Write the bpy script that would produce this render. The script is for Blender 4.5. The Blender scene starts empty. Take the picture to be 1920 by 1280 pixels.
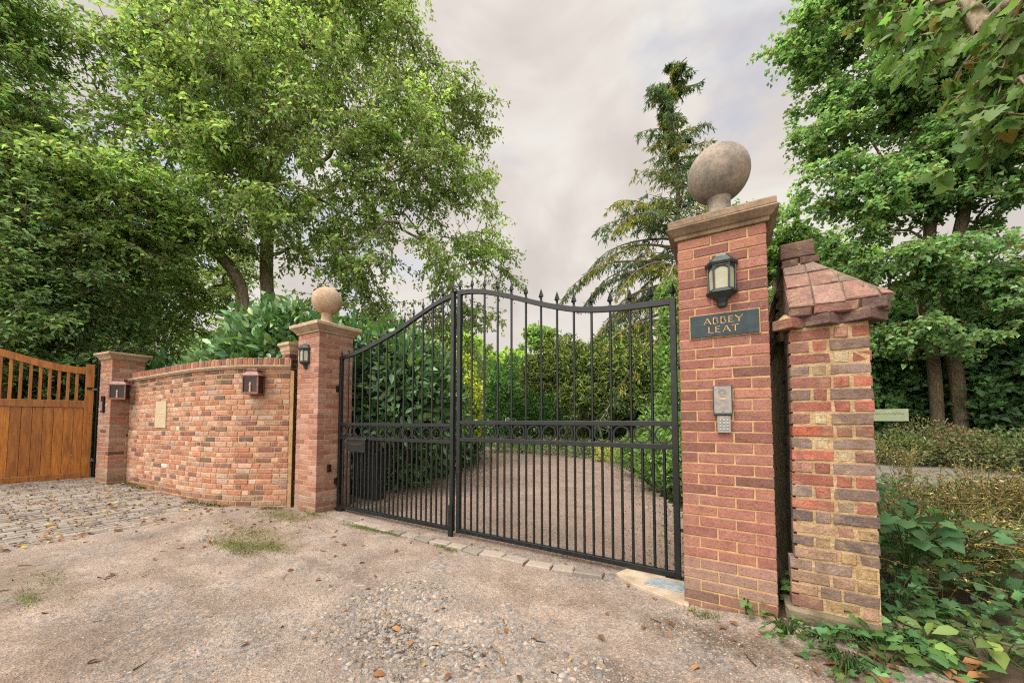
import bpy, math, random
import numpy as np
from math import sin, cos, pi, radians, sqrt, atan2
from mathutils import Vector, Matrix

# ------------------------------------------------------------------ camera, sky, sun, exposure
SC = bpy.context.scene
CAMX, CAMY, CAMZ = 0.318, -2.952, 1.335
YAW, PIT, F, PPY = -0.543, 0.045, 679.7, 755.8          # focal length / principal row in 1920 px units
cam_data = bpy.data.cameras.new('camera')
cam_data.sensor_width = 36.0
cam_data.lens = 36.0 * F / 1920.0
cam_data.shift_y = (PPY - 640.0) / 1920.0
cam_data.clip_start = 0.05
cam_data.clip_end = 2000.0
cam = bpy.data.objects.new('camera', cam_data)
SC.collection.objects.link(cam)
cam.location = (CAMX, CAMY, CAMZ)
cam.rotation_euler = (pi / 2 + PIT, 0.0, -YAW)
SC.camera = cam

SUN_EL, SUN_AZ = radians(52), radians(205)              # azimuth clockwise from +Y: light from behind and left of the camera
DENOISE = False
SKY_OFF = (0.0, 0.0, 0.0)
SC.view_settings.view_transform = 'Standard'
SC.view_settings.look = 'None'
SC.view_settings.gamma = 1.0
SC.view_settings.exposure = 1.42

def build_world():
    w = bpy.data.worlds.new('World')
    SC.world = w
    w.use_nodes = True
    nt = w.node_tree
    nt.nodes.clear()
    N = nt.nodes.new
    L = nt.links.new
    out = N('ShaderNodeOutputWorld')
    bg_sky = N('ShaderNodeBackground'); bg_sky.inputs[1].default_value = 0.10
    sky = N('ShaderNodeTexSky'); sky.sky_type = 'NISHITA'; sky.sun_disc = False
    sky.sun_elevation = SUN_EL; sky.sun_rotation = SUN_AZ
    sky.air_density = 1.0; sky.dust_density = 1.0
    L(sky.outputs[0], bg_sky.inputs[0])
    tc = N('ShaderNodeTexCoord')
    mp = N('ShaderNodeMapping'); mp.inputs['Scale'].default_value = (1.0, 1.0, 1.6); mp.inputs['Location'].default_value = SKY_OFF
    L(tc.outputs['Generated'], mp.inputs[0])
    n1 = N('ShaderNodeTexNoise'); n1.inputs['Scale'].default_value = 1.5; n1.inputs['Detail'].default_value = 7; n1.inputs['Roughness'].default_value = 0.55
    L(mp.outputs[0], n1.inputs['Vector'])
    n2 = N('ShaderNodeTexNoise'); n2.inputs['Scale'].default_value = 2.6; n2.inputs['Detail'].default_value = 8; n2.inputs['Roughness'].default_value = 0.5
    n2.inputs['Distortion'].default_value = 0.6
    L(mp.outputs[0], n2.inputs['Vector'])
    cover = N('ShaderNodeValToRGB')
    cover.color_ramp.elements[0].position = 0.34; cover.color_ramp.elements[0].color = (0.35, 0.35, 0.35, 1)
    cover.color_ramp.elements[1].position = 0.47; cover.color_ramp.elements[1].color = (1, 1, 1, 1)
    L(n1.outputs[0], cover.inputs[0])
    tone = N('ShaderNodeValToRGB')
    cr = tone.color_ramp
    cr.elements[0].position = 0.40; cr.elements[0].color = (0.262, 0.238, 0.223, 1)
    cr.elements[1].position = 0.60; cr.elements[1].color = (0.326, 0.310, 0.290, 1)
    e = cr.elements.new(0.5); e.color = (0.296, 0.270, 0.251, 1)
    L(n2.outputs[0], tone.inputs[0])
    # overcast sky brighter overhead; gain raised further above the frame as added fill light
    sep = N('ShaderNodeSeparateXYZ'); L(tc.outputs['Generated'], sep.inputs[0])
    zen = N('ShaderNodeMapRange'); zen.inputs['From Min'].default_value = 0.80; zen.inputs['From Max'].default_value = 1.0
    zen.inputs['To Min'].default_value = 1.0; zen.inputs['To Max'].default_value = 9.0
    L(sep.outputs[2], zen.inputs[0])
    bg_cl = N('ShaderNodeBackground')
    # added sky gain on the unseen side behind the camera, to light front faces
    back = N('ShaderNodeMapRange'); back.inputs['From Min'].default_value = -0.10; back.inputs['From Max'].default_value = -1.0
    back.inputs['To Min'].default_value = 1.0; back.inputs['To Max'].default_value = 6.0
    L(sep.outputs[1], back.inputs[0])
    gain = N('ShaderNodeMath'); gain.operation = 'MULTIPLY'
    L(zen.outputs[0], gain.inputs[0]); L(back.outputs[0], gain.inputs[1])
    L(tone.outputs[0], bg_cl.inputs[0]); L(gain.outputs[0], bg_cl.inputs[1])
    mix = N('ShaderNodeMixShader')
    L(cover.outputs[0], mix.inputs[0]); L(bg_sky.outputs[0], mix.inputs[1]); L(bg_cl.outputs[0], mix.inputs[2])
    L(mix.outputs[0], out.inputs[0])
build_world()

sun_data = bpy.data.lights.new('sun', 'SUN')
sun_data.energy = 1.3
sun_data.angle = radians(22)
sun_data.color = (1.0, 0.97, 0.93)
sun = bpy.data.objects.new('sun', sun_data)
SC.collection.objects.link(sun)
sun.rotation_euler = (pi / 2 - SUN_EL, 0, pi - SUN_AZ)
SC.cycles.max_bounces = 9
SC.cycles.diffuse_bounces = 6
SC.cycles.glossy_bounces = 2
SC.cycles.transmission_bounces = 6
SC.cycles.transparent_max_bounces = 8
SC.cycles.use_denoising = DENOISE
SC.cycles.filter_width = 1.15
SC.cycles.sample_clamp_indirect = 6.0

# ------------------------------------------------------------------ helpers
rng = np.random.default_rng(7)
random.seed(7)
COL = SC.collection

ALBEDO = 0.555          # photo-bright sRGB picks -> real-world reflectance
def lin(r, g, b):
    f = lambda c: c / 12.92 if c <= 0.04045 else ((c + 0.055) / 1.055) ** 2.4
    return (ALBEDO * f(r / 255.0), ALBEDO * f(g / 255.0), ALBEDO * f(b / 255.0))

FW = np.array([sin(YAW) * cos(PIT), cos(YAW) * cos(PIT), sin(PIT)])
RT = np.array([cos(YAW), -sin(YAW), 0.0])
UPV = np.cross(RT, FW)
CAM = np.array([CAMX, CAMY, CAMZ])

def at(u, v, dist):
    """The point that a sight line through photo pixel (u, v) reaches at horizontal distance dist."""
    d = FW + RT * (u - 960) / F - UPV * (v - PPY) / F
    return CAM + d * dist / math.hypot(d[0], d[1])

def tag(o, label=None, cat=None, group=None, kind=None):
    if label: o['label'] = label
    if cat: o['category'] = cat
    if group: o['group'] = group
    if kind: o['kind'] = kind
    return o

def empty(name, loc, label, cat, group=None, rz=0.0):
    o = bpy.data.objects.new(name, None)
    o.empty_display_size = 0.1
    COL.objects.link(o)
    o.location = loc
    o.rotation_euler = (0, 0, rz)
    return tag(o, label, cat, group)

def link(name, me, parent=None, loc=None):
    o = bpy.data.objects.new(name, me)
    COL.objects.link(o)
    if parent is not None:
        o.parent = parent
    if loc is not None:
        o.location = loc
    return o

def np_mesh(name, V, faces, mats, col=None, mi=None, smooth=False):
    """V (n,3); faces: list of (m,k) int arrays; col (n,3) linear colour per vertex."""
    V = np.asarray(V, dtype=np.float32)
    me = bpy.data.meshes.new(name)
    me.vertices.add(len(V)); me.vertices.foreach_set('co', V.ravel())
    faces = [np.asarray(f, dtype=np.int32) for f in faces if len(f)]
    tot = np.concatenate([np.full(len(f), f.shape[1], dtype=np.int32) for f in faces])
    idx = np.concatenate([f.ravel() for f in faces])
    start = np.concatenate([[0], np.cumsum(tot)[:-1]]).astype(np.int32)
    me.loops.add(len(idx)); me.loops.foreach_set('vertex_index', idx)
    me.polygons.add(len(tot)); me.polygons.foreach_set('loop_start', start)
    for m in (mats if isinstance(mats, (list, tuple)) else [mats]):
        me.materials.append(m)
    if mi is not None:
        me.polygons.foreach_set('material_index', np.asarray(mi, dtype=np.int32))
    if smooth:
        me.polygons.foreach_set('use_smooth', np.ones(len(tot), dtype=bool))
    if col is not None:
        a = me.attributes.new('col', 'FLOAT_COLOR', 'POINT')
        c = np.ones((len(V), 4), dtype=np.float32); c[:, :3] = col
        a.data.foreach_set('color', c.ravel())
    me.update(calc_edges=True)
    me.validate()
    return me

class MB:
    """Collects simple solids into one mesh."""
    def __init__(s):
        s.v = []; s.f = []; s.c = []; s.mi = []; s.col = (0.5, 0.5, 0.5); s.m = 0
    def add(s, pts, faces):
        b = len(s.v)
        s.v += [tuple(p) for p in pts]; s.c += [s.col] * len(pts)
        s.f += [tuple(i + b for i in f) for f in faces]; s.mi += [s.m] * len(faces)
    def box(s, x0, x1, y0, y1, z0, z1):
        s.add([(x0, y0, z0), (x1, y0, z0), (x1, y1, z0), (x0, y1, z0), (x0, y0, z1), (x1, y0, z1), (x1, y1, z1), (x0, y1, z1)],
              [(0, 3, 2, 1), (4, 5, 6, 7), (0, 1, 5, 4), (1, 2, 6, 5), (2, 3, 7, 6), (3, 0, 4, 7)])
    def frame_box(s, o, u, n, w, lu, ln, lw, jit=0.0, cham=0.0):
        """Box with corner o and axes u, n, w (n outward); front face may be chamfered."""
        o = np.asarray(o, float); u = np.asarray(u, float); n = np.asarray(n, float); w = np.asarray(w, float)
        P = []
        J = lambda: (rng.random(3) - .5) * 2 * jit if jit else 0
        for a, b in ((0, 0), (lu, 0), (lu, lw), (0, lw)):
            P.append(o + u * a + w * b)
        for a, b in ((0, 0), (lu, 0), (lu, lw), (0, lw)):
            P.append(o + u * a + w * b + n * (ln - cham) + J())
        F_ = [(0, 1, 2, 3), (0, 4, 5, 1), (1, 5, 6, 2), (2, 6, 7, 3), (3, 7, 4, 0)]
        if cham:
            for (a, b), k in zip(((1, 1), (-1, 1), (-1, -1), (1, -1)), range(4)):
                P.append(P[4 + k] + u * a * cham + w * b * cham + n * cham + (J() * 0.5 if jit else 0))
            F_ += [(4, 8, 9, 5), (5, 9, 10, 6), (6, 10, 11, 7), (7, 11, 8, 4), (8, 11, 10, 9)]
        else:
            F_ += [(4, 7, 6, 5)]
        F_ = [tuple(reversed(f)) for f in F_]
        if np.dot(np.cross(u, w), n) < 0:
            F_ = [tuple(reversed(f)) for f in F_]
        s.add(P, F_)
    def tube(s, pts, rad, n=8, cap=True):
        pts = [np.asarray(p, float) for p in pts]
        if np.isscalar(rad): rad = [rad] * len(pts)
        rings = []
        for i, p in enumerate(pts):
            t = pts[min(i + 1, len(pts) - 1)] - pts[max(i - 1, 0)]
            t = t / (np.linalg.norm(t) + 1e-9)
            a = np.cross(t, (0, 0, 1.0))
            if np.linalg.norm(a) < 1e-3: a = np.array([1.0, 0, 0])
            a /= np.linalg.norm(a); b = np.cross(t, a)
            rings += [p + rad[i] * (a * cos(2 * pi * k / n) + b * sin(2 * pi * k / n)) for k in range(n)]
        F_ = []
        for i in range(len(pts) - 1):
            for k in range(n):
                F_.append((i * n + k, i * n + (k + 1) % n, (i + 1) * n + (k + 1) % n, (i + 1) * n + k))
        if cap:
            F_.append(tuple(reversed(range(n)))); F_.append(tuple(range((len(pts) - 1) * n, len(pts) * n)))
        s.add(rings, F_)
    def lathe(s, prof, cx=0, cy=0, n=24, cap=True):
        """prof: list of (r, z) from bottom to top."""
        P = [(cx + r * cos(2 * pi * k / n), cy + r * sin(2 * pi * k / n), z) for r, z in prof for k in range(n)]
        F_ = []
        for i in range(len(prof) - 1):
            for k in range(n):
                F_.append((i * n + k, i * n + (k + 1) % n, (i + 1) * n + (k + 1) % n, (i + 1) * n + k))
        if cap:
            F_.append(tuple(reversed(range(n)))); F_.append(tuple(range((len(prof) - 1) * n, len(prof) * n)))
        s.add(P, F_)
    def loft(s, rings, cap=True, closed=True):
        """rings: lists of equal numbers of points."""
        n = len(rings[0]); P = [p for r in rings for p in r]; F_ = []
        for i in range(len(rings) - 1):
            for k in range(n if closed else n - 1):
                F_.append((i * n + k, i * n + (k + 1) % n, (i + 1) * n + (k + 1) % n, (i + 1) * n + k))
        if cap:
            F_.append(tuple(reversed(range(n)))); F_.append(tuple(range((len(rings) - 1) * n, len(rings) * n)))
        s.add(P, F_)
    def build(s, name, mats, parent=None, smooth=False, bevel=0.0, loc=None):
        me = bpy.data.meshes.new(name)
        me.from_pydata(s.v, [], s.f)
        for m in (mats if isinstance(mats, (list, tuple)) else [mats]):
            me.materials.append(m)
        me.polygons.foreach_set('material_index', np.array(s.mi, dtype=np.int32))
        if smooth:
            me.polygons.foreach_set('use_smooth', np.ones(len(s.f), dtype=bool))
        a = me.attributes.new('col', 'FLOAT_COLOR', 'POINT')
        c = np.ones((len(s.v), 4), dtype=np.float32); c[:, :3] = np.array(s.c)
        a.data.foreach_set('color', c.ravel())
        me.update()
        o = link(name, me, parent, loc)
        if bevel:
            b = o.modifiers.new('bevel', 'BEVEL'); b.width = bevel; b.segments = 2; b.limit_method = 'ANGLE'; b.angle_limit = radians(40)
        return o

def catmull(pts, step=0.1):
    P = [np.asarray(p, float) for p in pts]
    P = [2 * P[0] - P[1]] + P + [2 * P[-1] - P[-2]]
    out = []
    for i in range(1, len(P) - 2):
        n = max(1, int(np.linalg.norm(P[i + 1] - P[i]) / step))
        for k in range(n):
            t = k / n
            out.append(0.5 * ((2 * P[i]) + (-P[i - 1] + P[i + 1]) * t + (2 * P[i - 1] - 5 * P[i] + 4 * P[i + 1] - P[i + 2]) * t * t
                              + (-P[i - 1] + 3 * P[i] - 3 * P[i + 1] + P[i + 2]) * t ** 3))
    out.append(P[-2])
    return np.array(out)

# value noise for heights and density masks
_perm = rng.random((64, 64))
def vnoise(x, y):
    x = np.asarray(x, float); y = np.asarray(y, float)
    xi = np.floor(x).astype(int); yi = np.floor(y).astype(int)
    fx = x - xi; fy = y - yi
    fx = fx * fx * (3 - 2 * fx); fy = fy * fy * (3 - 2 * fy)
    g = lambda a, b: _perm[a % 64, b % 64]
    return (g(xi, yi) * (1 - fx) + g(xi + 1, yi) * fx) * (1 - fy) + (g(xi, yi + 1) * (1 - fx) + g(xi + 1, yi + 1) * fx) * fy
def fbm(x, y, o=4):
    s = 0; a = 0.5
    for i in range(o):
        s = s + a * vnoise(x * 2 ** i + 13.7 * i, y * 2 ** i + 7.3 * i); a *= 0.5
    return s / (1 - 0.5 ** o)

# ------------------------------------------------------------------ materials
class NT:
    def __init__(s, name):
        s.m = bpy.data.materials.new(name); s.m.use_nodes = True
        s.t = s.m.node_tree; s.t.nodes.clear()
        s.out = s.t.nodes.new('ShaderNodeOutputMaterial')
    def n(s, typ, **kw):
        nd = s.t.nodes.new('ShaderNode' + typ)
        for k, v in kw.items():
            nd.inputs[k.replace('_', ' ')].default_value = v
        return nd
    def l(s, a, b): s.t.links.new(a, b)
    def noise(s, scale, detail=4, rough=0.55, vec=None, dist=0.0):
        nd = s.n('TexNoise', Scale=scale, Detail=detail, Roughness=rough, Distortion=dist)
        if vec is not None: s.l(vec, nd.inputs['Vector'])
        return nd.outputs[0]
    def ramp(s, fac, stops):
        nd = s.n('ValToRGB'); cr = nd.color_ramp
        while len(cr.elements) < len(stops): cr.elements.new(0.5)
        for e, (p, c) in zip(cr.elements, stops):
            e.position = p; e.color = (c, c, c, 1) if np.isscalar(c) else (*c, 1)
        s.l(fac, nd.inputs[0]); return nd.outputs[0]
    def mix(s, fac, a, b, mode='MIX'):
        nd = s.t.nodes.new('ShaderNodeMix'); nd.data_type = 'RGBA'; nd.blend_type = mode
        for sock, v in ((nd.inputs[0], fac), (nd.inputs[6], a), (nd.inputs[7], b)):
            if isinstance(v, bpy.types.NodeSocket): s.l(v, sock)
            elif sock == nd.inputs[0]: sock.default_value = v
            else: sock.default_value = (*v, 1)
        return nd.outputs[2]
    def obj(s): return s.n('TexCoord').outputs['Object']
    def attr(s):
        nd = s.n('Attribute'); nd.attribute_name = 'col'; return nd.outputs['Color']
    def bump(s, h, strength, dist=0.01, prev=None):
        nd = s.n('Bump', Strength=strength, Distance=dist); s.l(h, nd.inputs['Height'])
        if prev is not None: s.l(prev, nd.inputs['Normal'])
        return nd.outputs[0]
    def bsdf(s, color, rough=0.8, normal=None, metallic=0.0, spec=0.5, coat=0.0, out=True):
        b = s.n('BsdfPrincipled', Metallic=metallic)
        b.inputs['Specular IOR Level'].default_value = spec
        b.inputs['Coat Weight'].default_value = coat
        if isinstance(color, bpy.types.NodeSocket): s.l(color, b.inputs['Base Color'])
        else: b.inputs['Base Color'].default_value = (*color, 1)
        if isinstance(rough, bpy.types.NodeSocket): s.l(rough, b.inputs['Roughness'])
        else: b.inputs['Roughness'].default_value = rough
        if normal is not None: s.l(normal, b.inputs['Normal'])
        if out: s.l(b.outputs[0], s.out.inputs[0])
        return b

def mat_brick(name, blotch=0.5, bump=0.5):
    t = NT(name); o = t.obj(); c = t.attr()
    n1 = t.noise(13, 6, 0.65, o); n2 = t.noise(85, 5, 0.7, o); n3 = t.noise(30, 4, 0.65, o)
    mp = t.n('Mapping'); mp.inputs['Scale'].default_value = (1, 1, 3.2); t.l(o, mp.inputs[0])
    ns = t.noise(16, 5, 0.7, mp.outputs[0], 0.7)
    k = t.ramp(n1, [(0.30, 0.58), (0.5, 1.0), (0.72, 1.3)])
    c = t.mix(blotch, c, k, 'MULTIPLY')
    c = t.mix(t.ramp(ns, [(0.53, 0.0), (0.68, 0.55)]), c, t.mix(1.0, c, (0.50, 0.52, 0.56), 'MULTIPLY'))
    d = t.ramp(n2, [(0.30, 0.35), (0.48, 0.95), (0.75, 1.3)])
    c = t.mix(0.75, c, d, 'MULTIPLY')
    if blotch > .6:
        st = t.noise(4.5, 6, 0.65, o, 0.5)
        c = t.mix(t.ramp(st, [(0.46, 0.0), (0.66, 0.75)]), c, lin(128, 98, 80))
        c = t.mix(t.ramp(t.noise(6.5, 6, 0.7, o, 0.3), [(0.55, 0.0), (0.72, 0.6)]), c, lin(186, 158, 116))
        c = t.mix(t.ramp(t.noise(24, 5, 0.7, o), [(0.60, 0.0), (0.70, 0.8)]), c, lin(84, 72, 62))
    hs = t.n('HueSaturation', Saturation=0.90, Value=1.0); hs.inputs['Hue'].default_value = 0.508; t.l(c, hs.inputs['Color']); c = hs.outputs[0]
    s_ = t.ramp(n3, [(0.58, 0.0), (0.76, 0.5)])
    c = t.mix(s_, c, lin(186, 156, 138))
    nm = t.bump(n2, bump, 0.007); nm = t.bump(n3, bump * 0.8, 0.012, nm)
    t.bsdf(c, 0.93, nm, spec=0.2); return t.m

def mat_noise(name, a, b, scale=12, rough=0.9, bump=0.3, bscale=60, dist=0.005, detail=6, spec=0.3, stops=(0.35, 0.65)):
    t = NT(name); o = t.obj()
    c = t.ramp(t.noise(scale, detail, 0.6, o), [(stops[0], a), (stops[1], b)])
    t.bsdf(c, rough, t.bump(t.noise(bscale, 4, 0.6, o), bump, dist), spec=spec); return t.m

def mat_stone(name, a, b, lichen, lich_amt):
    t = NT(name); o = t.obj()
    c = t.ramp(t.noise(5, 6, 0.6, o), [(0.32, a), (0.68, b)])
    sp = t.ramp(t.noise(38, 5, 0.7, o), [(0.40, 0.62), (0.55, 1.0), (0.7, 1.1)])
    c = t.mix(0.7, c, sp, 'MULTIPLY')
    ng = t.n('NewGeometry'); sx = t.n('SeparateXYZ'); t.l(ng.outputs['Normal'], sx.inputs[0])
    up = t.ramp(sx.outputs[2], [(0.2, 0.0), (0.9, 1.0)])
    lm = t.ramp(t.noise(9, 6, 0.7, o, 0.4), [(0.42, 0.0), (0.60, 1.0)])
    f = t.mix(1.0, up, lm, 'MULTIPLY')
    f2 = t.mix(1.0, f, (lich_amt,) * 3, 'MULTIPLY')
    c = t.mix(f2, c, lichen)
    t.bsdf(c, 0.95, t.bump(t.noise(55, 5, 0.7, o), 0.45, 0.006), spec=0.2); return t.m

def mat_paint(name, c, rough=0.35, metallic=0.0, spec=0.5, dust=0.15):
    t = NT(name); o = t.obj()
    n = t.noise(14, 5, 0.6, o)
    col = t.mix(t.ramp(n, [(0.45, 0.0), (0.8, dust)]), c, (0.10, 0.10, 0.09))
    r = t.ramp(t.noise(30, 3, 0.5, o), [(0.3, rough * 0.8), (0.7, min(1, rough * 1.5))])
    t.bsdf(col, r, t.bump(t.noise(90, 2, 0.5, o), 0.06, 0.003), metallic, spec); return t.m

def mat_wood(name, dark, light, rough=0.4):
    t = NT(name); o = t.obj()
    oi = t.n('ObjectInfo')
    mp = t.n('Mapping'); mp.inputs['Scale'].default_value = (9, 9, 0.9)
    t.l(o, mp.inputs[0])
    comb = t.n('VectorMath'); comb.operation = 'ADD'
    t.l(mp.outputs[0], comb.inputs[0])
    sc = t.n('VectorMath'); sc.operation = 'SCALE'; t.l(t.attr(), sc.inputs[0]); sc.inputs['Scale'].default_value = 40.0
    t.l(sc.outputs[0], comb.inputs[1])
    n = t.noise(3.2, 7, 0.62, comb.outputs[0], 0.9)
    c = t.ramp(n, [(0.28, dark), (0.5, tuple((a + b) / 2 for a, b in zip(dark, light))), (0.72, light)])
    sepc = t.n('SeparateColor'); t.l(t.attr(), sepc.inputs[0])
    k = t.ramp(sepc.outputs[0], [(0.0, 0.7), (1.0, 1.25)])
    c = t.mix(1.0, c, k, 'MULTIPLY')
    t.bsdf(c, rough, t.bump(n, 0.12, 0.004), spec=0.5, coat=0.15); return t.m

def mat_leaf(name, rough=0.45, trans=0.35, spec=0.4, tint=(1.06, 1.10, 0.72)):
    t = NT(name); c = t.attr()
    b = t.bsdf(c, rough, spec=spec, out=False)
    tr = t.n('BsdfTranslucent')
    t.l(t.mix(1.0, c, tint, 'MULTIPLY'), tr.inputs[0])
    mx = t.n('MixShader'); mx.inputs[0].default_value = trans
    t.l(b.outputs[0], mx.inputs[1]); t.l(tr.outputs[0], mx.inputs[2]); t.l(mx.outputs[0], t.out.inputs[0])
    return t.m

def mat_attr(name, rough=0.9, bump=0.3, bscale=80, spec=0.3):
    t = NT(name); o = t.obj(); c = t.attr()
    c = t.mix(0.5, c, t.ramp(t.noise(45, 4, 0.6, o), [(0.3, 0.6), (0.7, 1.25)]), 'MULTIPLY')
    t.bsdf(c, rough, t.bump(t.noise(bscale, 3, 0.6, o), bump, 0.004), spec=spec); return t.m

def mat_bark(name, a, b):
    t = NT(name); o = t.obj()
    mp = t.n('Mapping'); mp.inputs['Scale'].default_value = (6, 6, 1.6); t.l(o, mp.inputs[0])
    n = t.noise(3.5, 7, 0.65, mp.outputs[0], 0.5)
    c = t.ramp(n, [(0.3, a), (0.68, b)])
    t.bsdf(c, 0.95, t.bump(n, 0.8, 0.03), spec=0.2); return t.m

def mat_gravel(name, sandA, sandB, greyA, damp, cell=95.0, greyscale=1.2, hole=None):
    t = NT(name); o = t.obj()
    vo = t.n('TexVoronoi', Scale=cell, Randomness=1.0); t.l(o, vo.inputs['Vector'])
    vo2 = t.n('TexVoronoi', Scale=cell * 0.42, Randomness=1.0); t.l(o, vo2.inputs['Vector'])
    sand = t.ramp(t.noise(2.3, 7, 0.62, o), [(0.33, sandA), (0.68, sandB)])
    sc_ = t.n('SeparateColor'); t.l(vo.outputs['Color'], sc_.inputs[0])
    peb = t.ramp(sc_.outputs[0], [(0.0, 0.50), (0.45, 0.95), (0.8, 1.12), (1.0, 1.45)])
    c = t.mix(0.75, sand, peb, 'MULTIPLY')
    sc2 = t.n('SeparateColor'); t.l(vo2.outputs['Color'], sc2.inputs[0])
    grey = t.ramp(sc2.outputs[1], [(0.0, tuple(x * 0.55 for x in greyA)), (0.6, greyA), (1.0, tuple(x * 1.5 for x in greyA))])
    pat = t.ramp(t.noise(greyscale, 6, 0.6, o, 0.3), [(0.44, 0.0), (0.62, 0.85)])
    pick = t.ramp(sc2.outputs[0], [(0.42, 0.0), (0.5, 1.0)])
    c = t.mix(t.mix(1.0, pat, pick, 'MULTIPLY'), c, grey)
    dm = t.ramp(t.noise(0.9, 6, 0.62, o, 0.4), [(0.52, 0.0), (0.72, 0.75)])
    c = t.mix(dm, c, t.mix(1.0, c, damp, 'MULTIPLY'))
    if hole is not None:                                   # worn hollow: damp dark soil, grey hardcore showing round it
        sx = t.n('SeparateXYZ'); t.l(o, sx.inputs[0])
        def gauss(cx, cy, ax, ay):
            def ax_(sock, c_, a_):
                m1 = t.n('Math'); m1.operation = 'SUBTRACT'; t.l(sock, m1.inputs[0]); m1.inputs[1].default_value = c_
                m2 = t.n('Math'); m2.operation = 'DIVIDE'; t.l(m1.outputs[0], m2.inputs[0]); m2.inputs[1].default_value = a_
                m3 = t.n('Math'); m3.operation = 'POWER'; t.l(m2.outputs[0], m3.inputs[0]); m3.inputs[1].default_value = 2.0
                return m3.outputs[0]
            ad = t.n('Math'); ad.operation = 'ADD'; t.l(ax_(sx.outputs[0], cx, ax), ad.inputs[0]); t.l(ax_(sx.outputs[1], cy, ay), ad.inputs[1])
            nz = t.n('Math'); nz.operation = 'MULTIPLY_ADD'; t.l(t.noise(4.6, 9, 0.74, o, 0.5), nz.inputs[0]); nz.inputs[1].default_value = 4.4; t.l(ad.outputs[0], nz.inputs[2])
            return nz.outputs[0]
        g1 = gauss(hole[0] - .05, hole[1] + .02, .70, .34)
        mr = t.n('MapRange'); mr.inputs['From Min'].default_value = 3.0; mr.inputs['From Max'].default_value = 2.3; t.l(g1, mr.inputs[0])
        c = t.mix(mr.outputs[0], c, t.mix(1.0, peb, tuple(0.30 * q for q in lin(150, 130, 114)), 'MULTIPLY'))
        g2 = gauss(hole[0] + .12, hole[1] + .12, 1.15, .62)
        mr2 = t.n('MapRange'); mr2.inputs['From Min'].default_value = 3.6; mr2.inputs['From Max'].default_value = 2.6; t.l(g2, mr2.inputs[0])
        c = t.mix(t.mix(1.0, mr2.outputs[0], pick, 'MULTIPLY'), c, t.mix(0.35, grey, sand))
        for cx, cy, ax, ay, cc, amt in ((-4.35, -.85, .85, .38, lin(134, 112, 80), .6), (-5.0, -.2, .6, .3, lin(122, 102, 72), .7), (-2.9, -2.2, .9, .35, lin(120, 104, 90), .5), (-4.6, -2.4, .9, .3, lin(120, 104, 84), .5), (-1.0, -.35, .8, .16, lin(128, 110, 94), .5), (-3.3, -1.75, 1.3, .12, lin(122, 106, 92), .55), (-2.6, -.95, 1.2, .09, lin(118, 102, 88), .5), (-.2, -1.0, .5, .22, lin(112, 98, 86), .6), (.55, -.35, .9, .2, lin(104, 88, 70), .8)):
            mr3 = t.n('MapRange'); mr3.inputs['From Min'].default_value = 3.3; mr3.inputs['From Max'].default_value = 2.2; mr3.inputs['To Max'].default_value = amt
            t.l(gauss(cx, cy, ax, ay), mr3.inputs[0])
            c = t.mix(mr3.outputs[0], c, t.mix(1.0, peb, cc, 'MULTIPLY'))
    fine = t.ramp(t.noise(260, 2, 0.7, o), [(0.3, 0.72), (0.7, 1.2)])
    c = t.mix(0.6, c, fine, 'MULTIPLY')
    nm = t.bump(vo.outputs['Distance'], 0.55, 0.008); nm = t.bump(t.noise(16, 6, 0.6, o), 0.5, 0.03, nm)
    t.bsdf(c, 0.95, nm, spec=0.2); return t.m

M = {}
M['brick'] = mat_brick('fired brick', 0.5, 0.5)
M['brick_old'] = mat_brick('weathered old brick', 0.75, 0.9)
M['mortar'] = mat_noise('sandy mortar', lin(184, 146, 98), lin(212, 178, 128), 14, 0.95, 0.6, 90)
M['mortar_old'] = mat_noise('old lime mortar', lin(158, 130, 94), lin(204, 174, 130), 16, 0.97, 0.9, 60, 0.012)
M['mortar_coping'] = mat_noise('weathered coping mortar', lin(108, 96, 80), lin(158, 138, 112), 16, 0.97, 0.9, 60, 0.012)
M['mortar_dark'] = mat_noise('mossy mortar', lin(58, 52, 34), lin(110, 98, 62), 9, 0.97, 0.9, 60, 0.012)
M['stone_sand'] = mat_stone('sandstone', lin(188, 158, 128), lin(220, 192, 160), lin(168, 152, 124), 0.4)
M['stone_grey'] = mat_stone('weathered stone', lin(132, 112, 90), lin(176, 150, 122), lin(84, 82, 74), 0.95)
M['stone_ball'] = mat_stone('mottled grey stone', lin(140, 132, 122), lin(194, 176, 154), lin(112, 114, 110), 0.9)
M['black'] = mat_paint('black gate paint', (0.0035, 0.0048, 0.0048), 0.36, spec=0.35, dust=0.06)
M['green_black'] = mat_paint('verdigris black paint', (0.010, 0.020, 0.021), 0.4, dust=0.35)
M['copper'] = mat_noise('aged copper', lin(104, 62, 50), lin(158, 102, 86), 18, 0.55, 0.2, 60, spec=0.5)
M['frost'] = mat_noise('frosted lamp glass', lin(170, 168, 140), lin(206, 200, 172), 6, 0.3, 0.05)
M['darkglass'] = mat_noise('lantern glass', lin(46, 36, 26), lin(78, 62, 46), 6, 0.25, 0.0, spec=0.18)
M['bulb'] = mat_noise('lamp bulb', lin(196, 150, 120), lin(216, 176, 146), 6, 0.3, 0.0)
M['oak'] = mat_wood('varnished hardwood', lin(132, 66, 8), lin(218, 136, 30))
M['slate'] = mat_noise('slate sign', lin(34, 50, 56), lin(50, 66, 70), 20, 0.6, 0.2, 80)
M['gold'] = mat_noise('gilt lettering', lin(206, 160, 82), lin(228, 184, 108), 30, 0.55, 0.0)
M['steel'] = mat_noise('brushed steel', lin(126, 120, 110), lin(158, 150, 138), 40, 0.4, 0.05, spec=0.6)
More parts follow.
